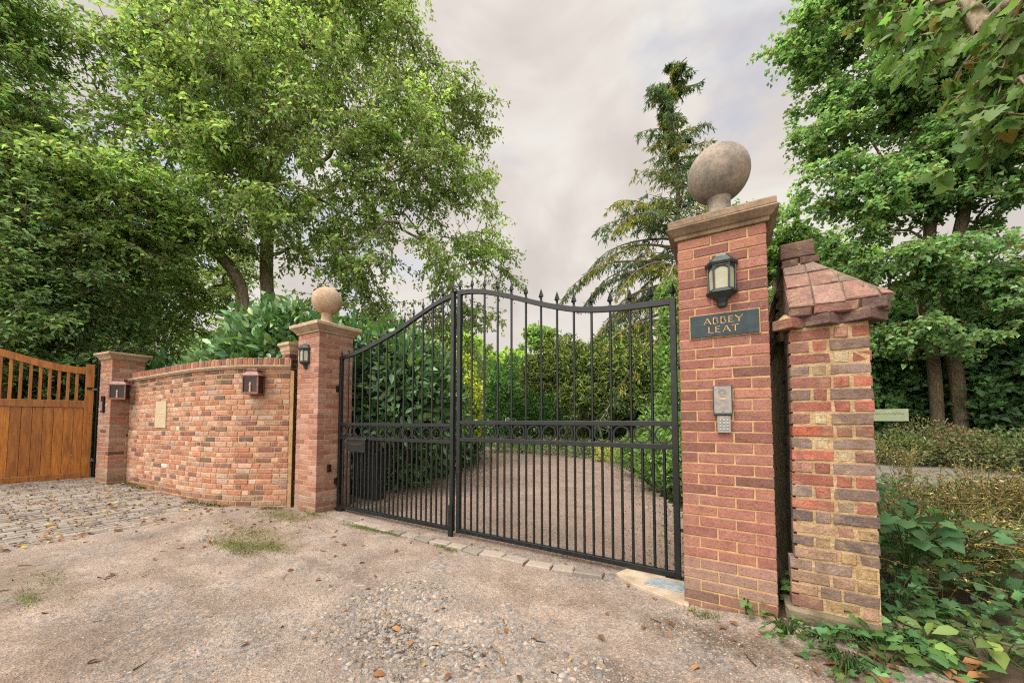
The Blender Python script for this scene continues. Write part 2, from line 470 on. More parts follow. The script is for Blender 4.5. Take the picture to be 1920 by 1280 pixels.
M['galv'] = mat_noise('galvanised steel', lin(136, 148, 150), lin(172, 182, 182), 18, 0.45, 0.1, spec=0.6)
M['concrete'] = mat_noise('concrete', lin(166, 148, 124), lin(204, 184, 158), 6, 0.95, 0.6, 60)
M['kerb'] = mat_noise('mossy concrete kerb', lin(84, 78, 56), lin(138, 126, 100), 5, 0.95, 0.8, 50, 0.012)
M['plaque'] = mat_noise('plaque stone', lin(196, 174, 140), lin(212, 192, 158), 9, 0.85, 0.15)
M['greenboard'] = mat_noise('pale green board', lin(140, 152, 118), lin(160, 168, 134), 8, 0.8, 0.1)
M['script'] = mat_noise('faded lettering', lin(106, 112, 84), lin(116, 122, 94), 8, 0.8, 0.0)
M['leaf'] = mat_leaf('foliage', 0.5, 0.58, 0.25)
M['leaf_gloss'] = mat_leaf('glossy evergreen foliage', 0.38, 0.22, 0.35)
M['needle'] = mat_leaf('conifer needles', 0.6, 0.42, 0.2, (1.15, 1.1, 0.6))
M['dry'] = mat_leaf('dry leaves', 0.8, 0.15, 0.2, (1.1, 0.95, 0.7))
M['bark'] = mat_bark('grey bark', lin(96, 86, 66), lin(186, 170, 140))
M['bark_mid'] = mat_bark('brown bark', lin(66, 58, 46), lin(140, 124, 98))
M['bark_dark'] = mat_bark('dark bark', lin(30, 26, 20), lin(84, 72, 56))
M['pebble'] = mat_attr('loose stones', 0.9, 0.3)
M['sett'] = mat_attr('stone setts', 0.9, 0.5, 60)
M['soil'] = mat_noise('soil', lin(58, 46, 34), lin(98, 80, 58), 3, 0.97, 0.9, 40, 0.02)
M['rough'] = mat_noise('rough grass', (.030, .042, .014), (.075, .078, .030), 1.3, 0.97, 0.9, 20, 0.05)
M['track'] = mat_gravel('gravel track', lin(142, 124, 109), lin(184, 165, 148), lin(136, 132, 127), (0.66, 0.62, 0.60), 110, hole=(-1.38, -1.32))
M['drive'] = mat_gravel('estate gravel', lin(142, 122, 108), lin(170, 148, 132), lin(138, 126, 116), (0.8, 0.76, 0.7), 120, 0.7)
M['lane'] = mat_noise('lane asphalt', lin(110, 102, 92), lin(140, 132, 120), 5, 0.95, 0.5, 120)
M['yellow'] = mat_noise('yellow petals', lin(214, 178, 20), lin(236, 206, 50), 8, 0.6, 0.0)

# ------------------------------------------------------------------ the setting: ground, track, paving, driveway, lane
def gz(x, y):
    x = np.asarray(x, float); y = np.asarray(y, float)
    rise = np.clip((-5.2 - x) / 4.0, 0, 1.6) * 0.155
    verge = np.clip((x - 0.15) / 0.9, 0, 1) * np.clip((y + 0.55) / 0.5, 0, 1) * 0.10
    return rise + verge

def track_h(x, y):
    h = (fbm(x * 0.9, y * 0.9, 3) - 0.5) * 0.05 + (fbm(x * 5, y * 5, 3) - 0.5) * 0.014
    px, py = x + 1.35, y + 1.25
    pot = np.exp(-((px * 0.95 + py * 0.3) ** 2 / 0.30 + (py - px * 0.25) ** 2 / 0.14))
    rut = np.exp(-((y + 0.75 + 0.12 * x) ** 2) / 0.05) * np.clip((x + 4.5) / 1.5, 0, 1) * np.clip((0.2 - x) / .8, 0, 1)
    return h - 0.055 * pot - 0.02 * rut

def sheet(name, x0, x1, y0, y1, step, hfun, mat, inside=None, z=0.0, kind='structure'):
    nx = int((x1 - x0) / step) + 1; ny = int((y1 - y0) / step) + 1
    X, Y = np.meshgrid(np.linspace(x0, x1, nx), np.linspace(y0, y1, ny))
    Z = hfun(X, Y) + z
    V = np.stack([X, Y, Z], -1).reshape(-1, 3)
    i = np.arange(nx * ny).reshape(ny, nx)
    Q = np.stack([i[:-1, :-1], i[:-1, 1:], i[1:, 1:], i[1:, :-1]], -1).reshape(-1, 4)
    if inside is not None:
        c = V[Q].mean(1); Q = Q[inside(c[:, 0], c[:, 1])]
        used = np.unique(Q); mp = np.full(len(V), -1); mp[used] = np.arange(len(used)); V = V[used]; Q = mp[Q]
    o = link(name, np_mesh(name, V, [Q], mat, smooth=True))
    tag(o, kind=kind); return o

# base ground reaching the horizon
gm = MB(); gm.add([(-400, -400, -0.13), (400, -400, -0.13), (400, 400, -0.13), (-400, 400, -0.13)], [(0, 1, 2, 3)])
tag(gm.build('ground', M['rough']), kind='structure')
sheet('gravel_track', -15, 9, -9, 0.30, 0.06, lambda x, y: gz(x, y) + track_h(x, y), M['track'],
      lambda x, y: ((x > -6.3) | (y < -3.4)) & (y < np.where(x > 0.9, -0.25, np.where(x < -5.0, 0.12, 0.30))))
# estate driveway beyond the gate, curving away to the left
def drive_in(x, y):
    xl = np.interp(y, [0, 2, 4, 7, 9.5, 12, 20], [-5.2, -5.3, -5.6, -7.3, -9.5, -14, -30])
    xr = np.interp(y, [0, 2.8, 5.4, 8, 9.6, 10.8, 11.6, 12.2, 13], [0.2, -0.3, -1.35, -2.6, -3.7, -5.2, -8.0, -16, -40])
    return (x > xl) & (x < xr)
sheet('gravel_driveway', -30, 0.6, 0.27, 13.5, 0.10, lambda x, y: (fbm(x * .8, y * .8, 3) - .5) * 0.03 + (fbm(x * 5 + 3, y * 5, 2) - .5) * 0.008 - 0.012 * (y < 0.4), M['drive'], drive_in)
lawn_h = lambda x, y: (fbm(x * .5, y * .5, 3) - .5) * 0.1
sheet('verge', 0.55, 12, -0.45, 7, 0.12, lambda x, y: 0.06 + 0.05 * (fbm(x * 2, y * 2, 3)) - np.clip((1.3 - x), 0, 1) * 0.05 * (y < 0.1) - 0.25 * np.clip(-0.1 - y, 0, 1), M['soil'])
sheet('lane', 1.4, 26, 7.0, 14.5, 0.5, lambda x, y: 0.02 + 0 * x + 0.03 * (fbm(x, y, 2) - .5), M['lane'])

# paved drive of the neighbouring house: rows of worn setts on a bed
def paving():
    m = MB(); m.m = 0
    bed = []
    xs = np.linspace(-18, -5.95, 60)
    for x in xs: bed.append((x, -3.55, float(gz(x, 0)) - 0.012)); bed.append((x, 0.05, float(gz(x, 0)) - 0.012))
    m.col = lin(112, 102, 86)
    m.add(bed, [(2 * i, 2 * i + 2, 2 * i + 3, 2 * i + 1) for i in range(len(xs) - 1)])
    pal = [lin(158, 148, 136), lin(148, 138, 128), lin(166, 154, 140), lin(138, 130, 120), lin(162, 150, 136)]
    y = -3.5
    row = 0
    wx = np.array([-20, -9.83, -9.38, -9.18, -8.2, -6.99, -5.97, -5.43]); wy = np.array([-1.2, -1.14, -1.06, -0.82, -0.75, -0.665, -0.4, -0.03])
    x = -5.95
    while x > -17:
        w = 0.105 + 0.012 * rng.random()
        y = -3.5 + 0.2 * rng.random()
        while y < 0:
            l = 0.16 + 0.07 * rng.random()
            if y + l / 2 < np.interp(x - w / 2, wx, wy) + 0.03 or x < -9.9:
                if not (x - w > -6.15 and rng.random() < 0.12):
                    k = np.array(pal[rng.integers(5)]) * (0.88 + 0.22 * rng.random())
                    m.col = tuple(k)
                    z = float(gz(x - w / 2, y)) + 0.004 * rng.random()
                    m.frame_box((x - w, y, z - 0.03), (1, 0, 0), (0, 0, 1), (0, 1, 0), w - 0.012, 0.033, l - 0.012, 0.003, 0.006)
            y += l
        x -= w
    tag(m.build('stone_paving', M['sett']), kind='structure')
paving()

# ------------------------------------------------------------------ brickwork
PAL_RED = [(lin(164, 98, 84), 4), (lin(170, 106, 92), 4), (lin(156, 90, 78), 3), (lin(144, 86, 76), 2), (lin(176, 108, 88), 2), (lin(134, 86, 78), .8)]
PAL_LEFT = [(lin(182, 120, 102), 4), (lin(190, 130, 112), 4), (lin(170, 104, 88), 3), (lin(192, 142, 126), 2), (lin(160, 104, 90), 1.5), (lin(200, 150, 132), 1)]
PAL_WALL = [(lin(196, 128, 102), 4), (lin(204, 142, 116), 4), (lin(192, 112, 84), 3), (lin(210, 160, 134), 3), (lin(184, 144, 128), 2), (lin(144, 102, 88), 1.2),
            (lin(126, 104, 96), 0.6), (lin(156, 96, 88), 1), (lin(204, 172, 148), 1), (lin(222, 208, 192), 0.12)]
PAL_STUB = [(lin(178, 70, 50), 3), (lin(150, 66, 54), 2), (lin(118, 96, 90), 4), (lin(126, 94, 88), 2), (lin(104, 84, 80), 2), (lin(186, 140, 84), 1.5)]
PAL_STUB_LOW = [(lin(190, 152, 98), 4), (lin(152, 126, 112), 2.5), (lin(180, 138, 108), 3), (lin(136, 114, 98), 2), (lin(164, 104, 88), 1)]
PAL_HEAD = [(lin(196, 170, 130), 3), (lin(180, 122, 98), 2), (lin(134, 110, 100), 1), (lin(186, 150, 104), 1)]
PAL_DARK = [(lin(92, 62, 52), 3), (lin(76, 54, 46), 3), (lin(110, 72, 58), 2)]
def pick(pal, vary=0.07):
    w = np.array([p[1] for p in pal], float); c = np.array(pal[rng.choice(len(pal), p=w / w.sum())][0])
    return tuple(np.clip(c * (1 + vary * rng.normal()), 0.01, 0.9))

def low_stain(c, z, z0=0.0):
    """Whitish salt bloom and mud staining on the lowest courses."""
    c = np.array(c)
    if z - z0 < 0.12: return tuple(c * 0.55 + np.array(lin(128, 108, 84)) * 0.45)
    if z - z0 < 0.22: return tuple(c * 0.45 + np.array(lin(168, 144, 124)) * 0.55)
    if z - z0 < 0.30: return tuple(c * 0.7 + np.array(lin(188, 164, 146)) * 0.3)
    return tuple(c)

def square_shaft(parent, w, h, z0, pal, course=0.075, mortar='mortar', brick='brick'):
    """Pinwheel-bonded square pier, local origin at its front-left corner, front facing -Y."""
    m = MB(); e = 0.004
    m.m = 1; m.box(e, w - e, e, w - e, z0 - 0.1, h)
    m.m = 0
    n = int(round((h - z0) / course))
    L1 = w - 0.1125; half = (L1 - 0.01) / 2 if w > 0.5 else L1
    for k in range(-1, n):
        zc = h - (n - k) * course + 0.005
        flip = k % 2
        for side in range(4):
            cs = [(0, 0), (w, 0), (w, w), (0, w)][side]
            u = [(1, 0, 0), (0, 1, 0), (-1, 0, 0), (0, -1, 0)][side]
            nn = [(0, -1, 0), (1, 0, 0), (0, 1, 0), (-1, 0, 0)][side]
            off = 0.0 if flip else 0.1125
            p = off
            while p < off + L1 - 0.02:
                ln = min(0.2155 if L1 > 0.3 else L1, off + L1 - p)
                if off + L1 - p - ln < 0.06: ln = off + L1 - p
                o_ = np.array([cs[0], cs[1], zc]) + np.array(u) * p - np.array(nn) * 0.1025
                m.col = low_stain(pick(pal), zc, z0)
                m.frame_box(o_, u, nn, (0, 0, 1), ln - (0.0 if ln < 0.21 and off + L1 - p - ln < 1e-6 else 0.0), 0.1025 + 0.0015 * rng.random(), 0.064 + 0.003 * rng.random() - .001, 0.0016, 0.004)
                p += ln + 0.010
    return m.build('brick_shaft', [M[brick], M[mortar]], parent)

def capstone(parent, w, z, mat, over=0.10, hs=(0.030, 0.035, 0.045, 0.06), top=0.02):
    """Moulded stone cap: cavetto rising to a flat fillet and a shallow weathered top."""
    m = MB(); c = w / 2
    prof = [(c + 0.006, z), (c + 0.018, z + 0.004), (c + 0.022, z + 0.028), (c + 0.034, z + 0.034), (c + 0.050, z + 0.052), (c + 0.074, z + 0.078),
            (c + over - 0.004, z + 0.092), (c + over, z + 0.098), (c + over, z + 0.138), (c + over - 0.012, z + 0.147), (0.17, z + 0.147 + top)]
    m.loft([[(c - r, c - r, zz), (c + r, c - r, zz), (c + r, c + r, zz), (c - r, c + r, zz)] for r, zz in prof])
    return m.build('capstone', mat, parent, bevel=0.004)

def ball_finial(parent, w, z, r, mat, neck=0.115):
    m = MB(); c = w / 2
    m.loft([[(c + a * q, c + b * q, zz) for a, b in ((-1, -1), (1, -1), (1, 1), (-1, 1))] for q, zz in ((0.165, z), (0.165, z + 0.025))])
    nprof = [(0.150, z + 0.025), (0.120, z + 0.040), (0.096, z + 0.075), (0.084, z + 0.115), (0.080, z + 0.15), (0.080, z + neck + 0.02), (0.09, z + neck + 0.09)]
    m.loft([[(c + q * cos(a), c + q * sin(a), zz) for a in np.linspace(0, 2 * pi, 25)[:-1]] for q, zz in nprof])
    cz = z + neck + 0.03 + r
    m.lathe([(max(1e-3, r * sin(pi * i / 28)), cz - r * cos(pi * i / 28)) for i in range(0, 29)], c, c, 40)
    o = m.build('ball_finial', mat, parent, smooth=True)
    return o

W = 0.5525
# near (right) gate pillar
rp = empty('gate_pillar', (0, 0, 0), 'tall red brick gate pillar with sandy joints, carrying the dark name sign and a grey weathered stone ball', 'gate pillar')
square_shaft(rp, W, 2.675, 0.0, PAL_RED)
capstone(rp, W, 2.675, M['stone_grey'], 0.058)
ball_finial(rp, W, 2.835, 0.219, M['stone_ball'], 0.185)
# far (left) gate pillar
LPX, LPY = -4.79 - W, 0.078
lp = empty('gate_pillar', (LPX, LPY, 0), 'red brick gate pillar with a clean sandstone ball, between the curved wall and the hinge side of the black gate', 'gate pillar')
square_shaft(lp, W, 2.62, 0.0, PAL_LEFT)
capstone(lp, W, 2.62, M['stone_sand'], 0.095)
ball_finial(lp, W, 2.775, 0.219, M['stone_sand'], 0.165)

# narrow pier between curved wall and left pillar
npier = empty('brick_pier', (-5.72, 0.03, 0), 'narrow dark brick pier with small stone cap squeezed between curved wall and gate pillar', 'pier')
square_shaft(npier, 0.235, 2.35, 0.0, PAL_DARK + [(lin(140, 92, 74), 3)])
mcap = MB()
mcap.loft([[(0.1175 + a * q, 0.1175 + b * q, z) for a, b in ((-1, -1), (1, -1), (1, 1), (-1, 1))]
           for q, z in ((0.1176, 2.35), (0.127, 2.39), (0.135, 2.40), (0.14, 2.46), (0.165, 2.49), (0.165, 2.53))])
mcap.build('capstone', M['stone_sand'], npier, bevel=0.004)

# far pier at the wooden gate, turned a little
pa = atan2(0.28, 0.20) - pi / 2
fp = empty('brick_pier', (-9.83, -1.14, 0), 'squat pale pink brick pier with a moulded stone cap beside the wooden gate', 'pier', rz=radians(7.5))
PW = 0.455
square_shaft(fp, PW, 2.445, 0.13, [(lin(190, 132, 112), 4), (lin(176, 128, 112), 3), (lin(184, 108, 84), 3), (lin(202, 156, 132), 2), (lin(168, 136, 128), 2), (lin(120, 88, 80), .6)], 0.08)
mcap = MB(); c_ = PW / 2
mcap.loft([[(c_ + a * q, c_ + b * q, z) for a, b in ((-1, -1), (1, -1), (1, 1), (-1, 1))]
           for q, z in ((c_ + .006, 2.445), (c_ + .02, 2.455), (c_ + .035, 2.49), (c_ + .055, 2.515), (c_ + .075, 2.535), (c_ + .08, 2.54), (c_ + .08, 2.575), (0.1, 2.60))])
mcap.build('capstone', M['stone_sand'], fp, bevel=0.005)

# curved wall
WPATH = catmull([(-9.40, -0.83), (-8.6, -0.765), (-7.8, -0.715), (-6.99, -0.655), (-6.4, -0.545), (-5.98, -0.395), (-5.68, -0.205), (-5.43, -0.01), (-5.36, 0.10)], 0.03)
seg = np.linalg.norm(np.diff(WPATH, axis=0), axis=1); SL = np.concatenate([[0], np.cumsum(seg)])
def wpos(s):
    p = np.array([np.interp(s, SL, WPATH[:, 0]), np.interp(s, SL, WPATH[:, 1])])
    q = np.array([np.interp(s + 0.03, SL, WPATH[:, 0]), np.interp(s + 0.03, SL, WPATH[:, 1])])
    r = np.array([np.interp(s - 0.03, SL, WPATH[:, 0]), np.interp(s - 0.03, SL, WPATH[:, 1])])
    t = (q - r) / np.linalg.norm(q - r); return p, t, np.array([t[1], -t[0]])
def wall_z(s, z):                                   # the coping falls slightly towards the far pier
    k = s / SL[-1]; return z * (0.972 + 0.030 * k)
def curved_wall():
    root = empty('brick_wall', (-7.4, -0.6, 0), 'S-curved wall of mottled orange-red bricks topped with a stone band and bricks on edge', 'wall')
    inv = Vector((7.4, 0.6, 0))
    m = MB(); T = SL[-1] - 0.10
    ss = np.linspace(0, T, 90)
    m.m = 1
    ring = []
    for s in ss:
        p, t, n = wpos(s); q = p - n * 0.005; b = p - n * 0.21
        ring.append([(q[0], q[1], -0.1), (q[0], q[1], wall_z(s, 2.10)), (b[0], b[1], wall_z(s, 2.10)), (b[0], b[1], -0.1)])
    m.loft(ring)
    m.m = 0
    ch = 0.0795
    for k in range(27):
        zc = -0.02 + k * ch
        s = (0.0 if k % 2 else 0.06)
        j = 0
        while s < T - 0.03:
            ln = (0.222 if (j + (k % 3 > 0)) % 2 == 0 else 0.110) * (0.94 + 0.12 * rng.random())
            if T - s - ln < 0.05: ln = T - s
            p, t, n = wpos(s + ln / 2)
            g = float(gz(p[0], p[1]))
            c = pick(PAL_WALL, 0.10)
            if zc > 1.82 and rng.random() < 0.5: c = pick([(lin(150, 118, 98), 2), (lin(120, 88, 74), 2), (lin(172, 116, 92), 2)])
            if zc < g + 0.12: c = tuple(np.array(c) * 0.6 + np.array(lin(110, 92, 66)) * 0.3)
            m.col = c
            o_ = np.array([*(p - t * (ln - 0.011) / 2 - n * 0.10), wall_z(s, zc)])
            m.frame_box(o_, (*t, 0), (*n, 0), (0, 0, 1), ln - 0.011 - 0.003 * rng.random(), 0.10 + 0.004 * rng.random(), ch - 0.012 - 0.004 * rng.random(), 0.003, 0.007)
            s += ln; j += 1
    o = m.build('brickwork', [M['brick'], M['mortar']], root); o.location = inv
    # moulded band
    m = MB(); ring = []
    for s in ss:
        p, t, n = wpos(s); R = []
        for d, z in ((-0.19, 2.102), (0.004, 2.102), (0.028, 2.112), (0.030, 2.126), (0.046, 2.134), (0.048, 2.162), (0.0, 2.168), (-0.19, 2.168)):
            q = p + n * d; R.append((q[0], q[1], wall_z(s, z)))
        ring.append(R)
    m.loft(ring)
    o = m.build('stone_band', M['stone_sand'], root); o.location = inv
    # bricks on edge
    m = MB(); s = 0.01
    m.m = 1; ring = []
    for q_ in ss:
        p, t, n = wpos(q_); a = p + n * 0.002; b = p - n * 0.19
        ring.append([(a[0], a[1], wall_z(q_, 2.165)), (a[0], a[1], wall_z(q_, 2.262)), (b[0], b[1], wall_z(q_, 2.262)), (b[0], b[1], wall_z(q_, 2.165))])
    m.loft(ring); m.m = 0
    while s < T - 0.07:
        p, t, n = wpos(s + 0.033); m.col = pick([(lin(170, 100, 80), 3), (lin(150, 92, 76), 3), (lin(186, 124, 100), 2), (lin(128, 92, 78), 1.5)])
        o_ = np.array([*(p - t * 0.032 - n * 0.2), wall_z(s, 2.168)])
        m.frame_box(o_, (*t, 0), (*n, 0), (0, 0, 1), 0.064, 0.208 + 0.003 * rng.random(), 0.104, 0.003, 0.007)
        s += 0.0755
    o = m.build('coping', [M['brick'], M['mortar']], root); o.location = inv
    # pale mortar fillet closing the near end
    m = MB(); p, t, n = wpos(T)
    m.frame_box((*(p - n * 0.19), -0.05), (*t, 0), (*n, 0), (0, 0, 1), 0.045, 0.197, 2.13)
    o = m.build('mortar_fillet', M['mortar'], root); o.location = inv
curved_wall()

# stub of old boundary wall on the right
def old_wall():
    root = empty('old_wall', (0.84, 0.2, 0.1), 'crumbling old boundary wall end of red, purple and yellow bricks with a tiled sloping top', 'wall')
    inv = (-0.84, -0.2, -0.1)
    X0, X1 = 0.655, 1.045; D = 1.9
    m = MB(); m.m = 1
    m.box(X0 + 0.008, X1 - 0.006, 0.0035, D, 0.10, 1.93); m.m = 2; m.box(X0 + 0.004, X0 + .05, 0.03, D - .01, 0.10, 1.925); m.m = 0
    k = 0; z = 1.915
    while z > 0.14:
        ch = 0.0765
        z -= ch
        t = (1.9 - z) / 1.8
        left = X0 + 0.002 * rng.normal() - 0.012 * t - (0.02 if z < 0.45 else 0)
        right = X1 + 0.004 * rng.normal() - 0.0 * t
        zz = z
        def put(a, b, pal, vary=0.1):
            m.col = pick(pal, vary)
            m.frame_box((a, 0.10, zz + 0.004), (1, 0, 0), (0, -1, 0), (0, 0, 1), b - a, 0.0985 + 0.006 * rng.random(), 0.063 + 0.005 * rng.random(), 0.003, 0.0045)
        if z < 0.42:
            p = left
            while p < right - 0.05:
                l = 0.10 + 0.12 * rng.random(); l = right - p if right - p - l < 0.06 else l
                put(p, p + l - 0.014, PAL_STUB_LOW, 0.12); p += l
        else:
            red = [(lin(182, 92, 72), 3), (lin(170, 88, 70), 2), (lin(156, 88, 74), 2), (lin(194, 82, 52), .6)]; pur = [(lin(150, 122, 110), 3), (lin(158, 134, 120), 2), (lin(138, 108, 96), 2), (lin(158, 108, 92), 3)]
            if z < 0.75: red = PAL_STUB_LOW; pur = [(lin(118, 100, 94), 3), (lin(104, 84, 68), 2)]
            a = 0.205 if k % 2 == 0 else 0.10
            pal = red if k % 2 == 0 else pur
            put(left, left + a, pal); put(left + a + 0.012 + .008 * rng.random(), left + a + 0.016 + 0.062 + 0.012 * rng.random(), PAL_HEAD if rng.random() < .42 else (red if z > .75 else PAL_STUB_LOW)); put(left + a + 0.016 + 0.084 + .006 * rng.random(), right, pal if rng.random() < 0.8 else pur)
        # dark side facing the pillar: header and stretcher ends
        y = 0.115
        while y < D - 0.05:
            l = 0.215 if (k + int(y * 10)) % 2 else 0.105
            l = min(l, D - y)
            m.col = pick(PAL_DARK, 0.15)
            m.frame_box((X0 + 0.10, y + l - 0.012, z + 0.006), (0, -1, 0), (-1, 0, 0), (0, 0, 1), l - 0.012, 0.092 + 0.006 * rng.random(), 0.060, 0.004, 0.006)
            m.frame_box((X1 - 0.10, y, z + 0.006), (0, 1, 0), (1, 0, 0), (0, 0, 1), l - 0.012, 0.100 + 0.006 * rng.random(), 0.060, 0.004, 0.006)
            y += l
        k += 1
    m.build('brickwork', [M['brick_old'], M['mortar_old'], M['mortar_dark']], root, loc=inv)
    # taller back part of the side, seen in the gap above
    m = MB(); z = 1.9
    m.m = 1; m.box(X0 - 0.02, X0 + 0.09, 0.27, D, 1.9, 2.27); m.m = 0
    while z < 2.26:
        m.col = pick([(lin(110, 92, 70), 2), (lin(92, 76, 60), 2)], .1)
        y = D
        while y > .36:
            m.col = pick([(lin(110, 92, 70), 2), (lin(92, 76, 60), 2)], .1); m.frame_box((X0 + 0.07, y, z), (0, -1, 0), (-1, 0, 0), (0, 0, 1), 0.215, 0.105, 0.066, 0.006, 0.012); y -= .23
        z += 0.078
    m.build('side_masonry', [M['brick_old'], M['mortar_dark']], root, loc=inv)
    # corbel bricks: three set corner-on, with mortar fillets on top
    u1 = np.array([-.80, .60, 0]); u2 = np.array([.60, .80, 0])
    for i, (cx, l1) in enumerate(((0.668, .125), (0.850, .165), (1.030, .165))):
        m = MB(); m.col = [lin(158, 92, 76), lin(124, 94, 86), lin(122, 90, 80)][i]
        c0 = np.array([cx, -.085, 1.922 + .004 * i]); zz = np.array([0, 0, .066])
        foot = [c0, c0 + u2 * .19, c0 + u2 * .19 + u1 * l1, c0 + u1 * l1]
        k = [p + rng.normal(size=3) * .002 for p in foot]
        cc = sum(k) / 4
        m.loft([[p + (cc - p) * .05 for p in k], [p + zz * .08 for p in k], [p + zz * .92 for p in k], [p + (cc - p) * .05 + zz for p in k]])
        m.m = 1
        a_ = [c0 + zz * .98 + u2 * .02 + u1 * .02, c0 + zz * .98 + u2 * .17 + u1 * .01, c0 + zz * .98 + u2 * .17 + u1 * (l1 - .01), c0 + zz * .98 + u2 * .02 + u1 * (l1 - .02)]
        ap = np.array([cx - .03, .03, 2.035])
        m.loft([a_, [ap + (p - ap) * .12 for p in a_]])
        m.build('corbel', [M['brick_old'], M['mortar_old']], root, loc=inv)
    m = MB(); m.col = lin(166, 96, 78); m.frame_box((0.98, 0.10, 1.915), (0, 1, 0), (1, 0, 0), (0, 0, 1), 0.40, 0.085, 0.066, 0.004, 0.008)
    m.build('corbel', [M['brick_old'], M['mortar_old']], root, loc=inv)
    # coping: row of bricks under the eaves, then sloping plain bricks on hip end
    m = MB(); m.m = 1
    # mortar body of the hip
    a0 = [(0.652, 0.0, 1.985), (1.125, 0.0, 1.985), (1.125, D, 1.985), (0.652, D, 1.985)]
    a1 = [(0.655, -0.028, 2.066), (1.150, -0.028, 2.066), (1.150, D, 2.06), (0.655, D, 2.06)]
    a2 = [(0.665, 0.222, 2.435), (0.812, 0.222, 2.435), (0.812, D, 2.435), (0.665, D, 2.435)]
    m.loft([a0, a1, a2]); m.m = 0
    # eaves bricks
    p = 0.650
    for l, c in ((0.13, lin(130, 92, 84)), (0.225, lin(140, 84, 72)), (0.12, lin(112, 84, 76))):
        m.col = c; m.frame_box((p, 0.10, 1.99), (1, 0, 0), (0, -1, 0), (0, 0, 1), l - 0.010, 0.138 + .008 * rng.random(), 0.070, 0.005, 0.010); p += l
    m.col = lin(120, 88, 78)
    m.frame_box((1.05, 0.02, 1.992), (0, 1, 0), (1, 0, 0), (0, 0, 1), 0.2, 0.095, 0.068, 0.004, 0.01); m.frame_box((1.05, 0.23, 1.992), (0, 1, 0), (1, 0, 0), (0, 0, 1), 0.2, 0.095, 0.068, 0.004, 0.01)
    # tiles on the front slope: local axes along the eaves and up the slope
    A = np.array([0.655, -0.035, 2.062]); U = np.array([1.0, 0, 0.0]); S = np.array([0.0, 0.262, 0.372]); Ln = np.linalg.norm(S); S = S / Ln; Nn = np.cross(U, S)
    def tile(x0, x1, x1t, s0, s1, th):
        J = lambda: rng.normal(size=3) * .0022
        low = [A + U * x + S * q - Nn * .03 for x, q in ((x0, s0), (x1, s0), (x1t, s1), (x0, s1))]
        mid = [p + Nn * (th - .004 + .03) + J() for p in low]
        c_ = sum(mid) / 4
        top = [p + (c_ - p) * .07 + Nn * .005 + J() for p in mid]
        m.loft([low, mid, top])
    lim = lambda q: max(0.02, 0.492 - q * 0.760)
    rows = [(0.0, 0.172, [0.138, 0.150, 0.150, .1]), (0.178, 0.318, [0.134, 0.142, 0.15]), (0.324, 0.44, [0.124, 0.14])]
    for r_, (s0, s1, ws) in enumerate(rows):
        x = 0.003 * r_ - .004
        for i, w_ in enumerate(ws):
            if x > lim(s0) - .03: break
            e0 = x + w_ - .007; e1 = e0; s1_ = s1
            if e0 > lim(s0) - .02 or i == len(ws) - 1: e0 = lim(s0)
            e1 = min(e0, lim(s1))
            if lim(s1) < x + .01: s1_ = max(s0 + .03, (.492 - x) / .760 - .012); e1 = x + .006
            right = x > .22
            m.col = pick([(lin(170, 126, 112), 3), (lin(160, 114, 100), 2), (lin(148, 120, 108), 1.5)] if not right else [(lin(158, 128, 116), 2), (lin(132, 116, 106), 2), (lin(164, 116, 102), 1)], 0.06)
            tile(x, e0, e1, s0 + .004 * rng.normal(), s1_, .006 + .006 * rng.random())
            x += w_
    # tiles on the right slope
    A2 = np.array([1.150, -0.034, 2.062]); S2 = np.array([-0.335, 0.0, 0.37]); S2 = S2 / np.linalg.norm(S2); U2 = np.array([0, 1.0, 0]); N2 = np.cross(U2, S2)
    yh = lambda q: .012 + .55 * q
    for r_, (s0, s1) in enumerate(((0.0, 0.165), (0.172, 0.32), (0.328, 0.46))):
        y = yh(s0); first = True
        while y < D - 0.05:
            m.col = pick([(lin(150, 122, 112), 2), (lin(134, 116, 106), 2), (lin(120, 102, 94), 1)], 0.08)
            ya = y; yb = min(y + (.20 if first else .135), D); yt = max(ya, yh(s1)) if first else ya
            low = [A2 + U2 * a + S2 * q - N2 * .03 for a, q in ((ya, s0), (yb, s0), (yb, s1), (yt, s1))]
            mid = [p + N2 * (.030 + .008 * rng.random()) for p in low]; cc = sum(mid) / 4
            m.loft([low, mid, [p + (cc - p) * .06 + N2 * .006 for p in mid]])
            y = yb + .008; first = False
    m.build('tiled_coping', [M['brick_old'], M['mortar_coping']], root, loc=inv)
    # ridge brick standing proud
    m = MB(); m.m = 1; m.box(0.67, 0.81, 0.2, D, 2.36, 2.42); m.m = 0
    m.col = lin(116, 84, 74)
    m.frame_box((0.648, 0.34, 2.47), (1, 0, 0), (0, -1, 0), (0.0, 0, 1), 0.19, 0.13, 0.112, 0.005, 0.008)
    m.col = lin(104, 78, 66)
    m.frame_box((0.655, 0.34, 2.405), (1, 0, 0), (0, -1, 0), (0, 0, 1), 0.088, 0.145, 0.056, 0.005, 0.008)
    m.frame_box((0.757, 0.34, 2.405), (1, 0, 0), (0, -1, 0), (0, 0, 1), 0.10, 0.150, 0.056, 0.005, 0.008)
    m.col = lin(70, 56, 46); m.frame_box((0.66, 0.62, 2.40), (1, 0, 0), (0, -1, 0), (0, 0, 1), 0.15, 0.27, 0.15, 0.006, 0.01)
    m.build('ridge', [M['brick_old'], M['mortar_old']], root, loc=inv)
    # footing
    m = MB(); m.frame_box((0.60, 0.5, 0.02), (1, 0, 0), (0, -1, 0), (0, 0, 1), 0.50, 0.53, 0.125, 0.012, 0.02)
    m.build('footing', M['kerb'], root, loc=inv)
old_wall()
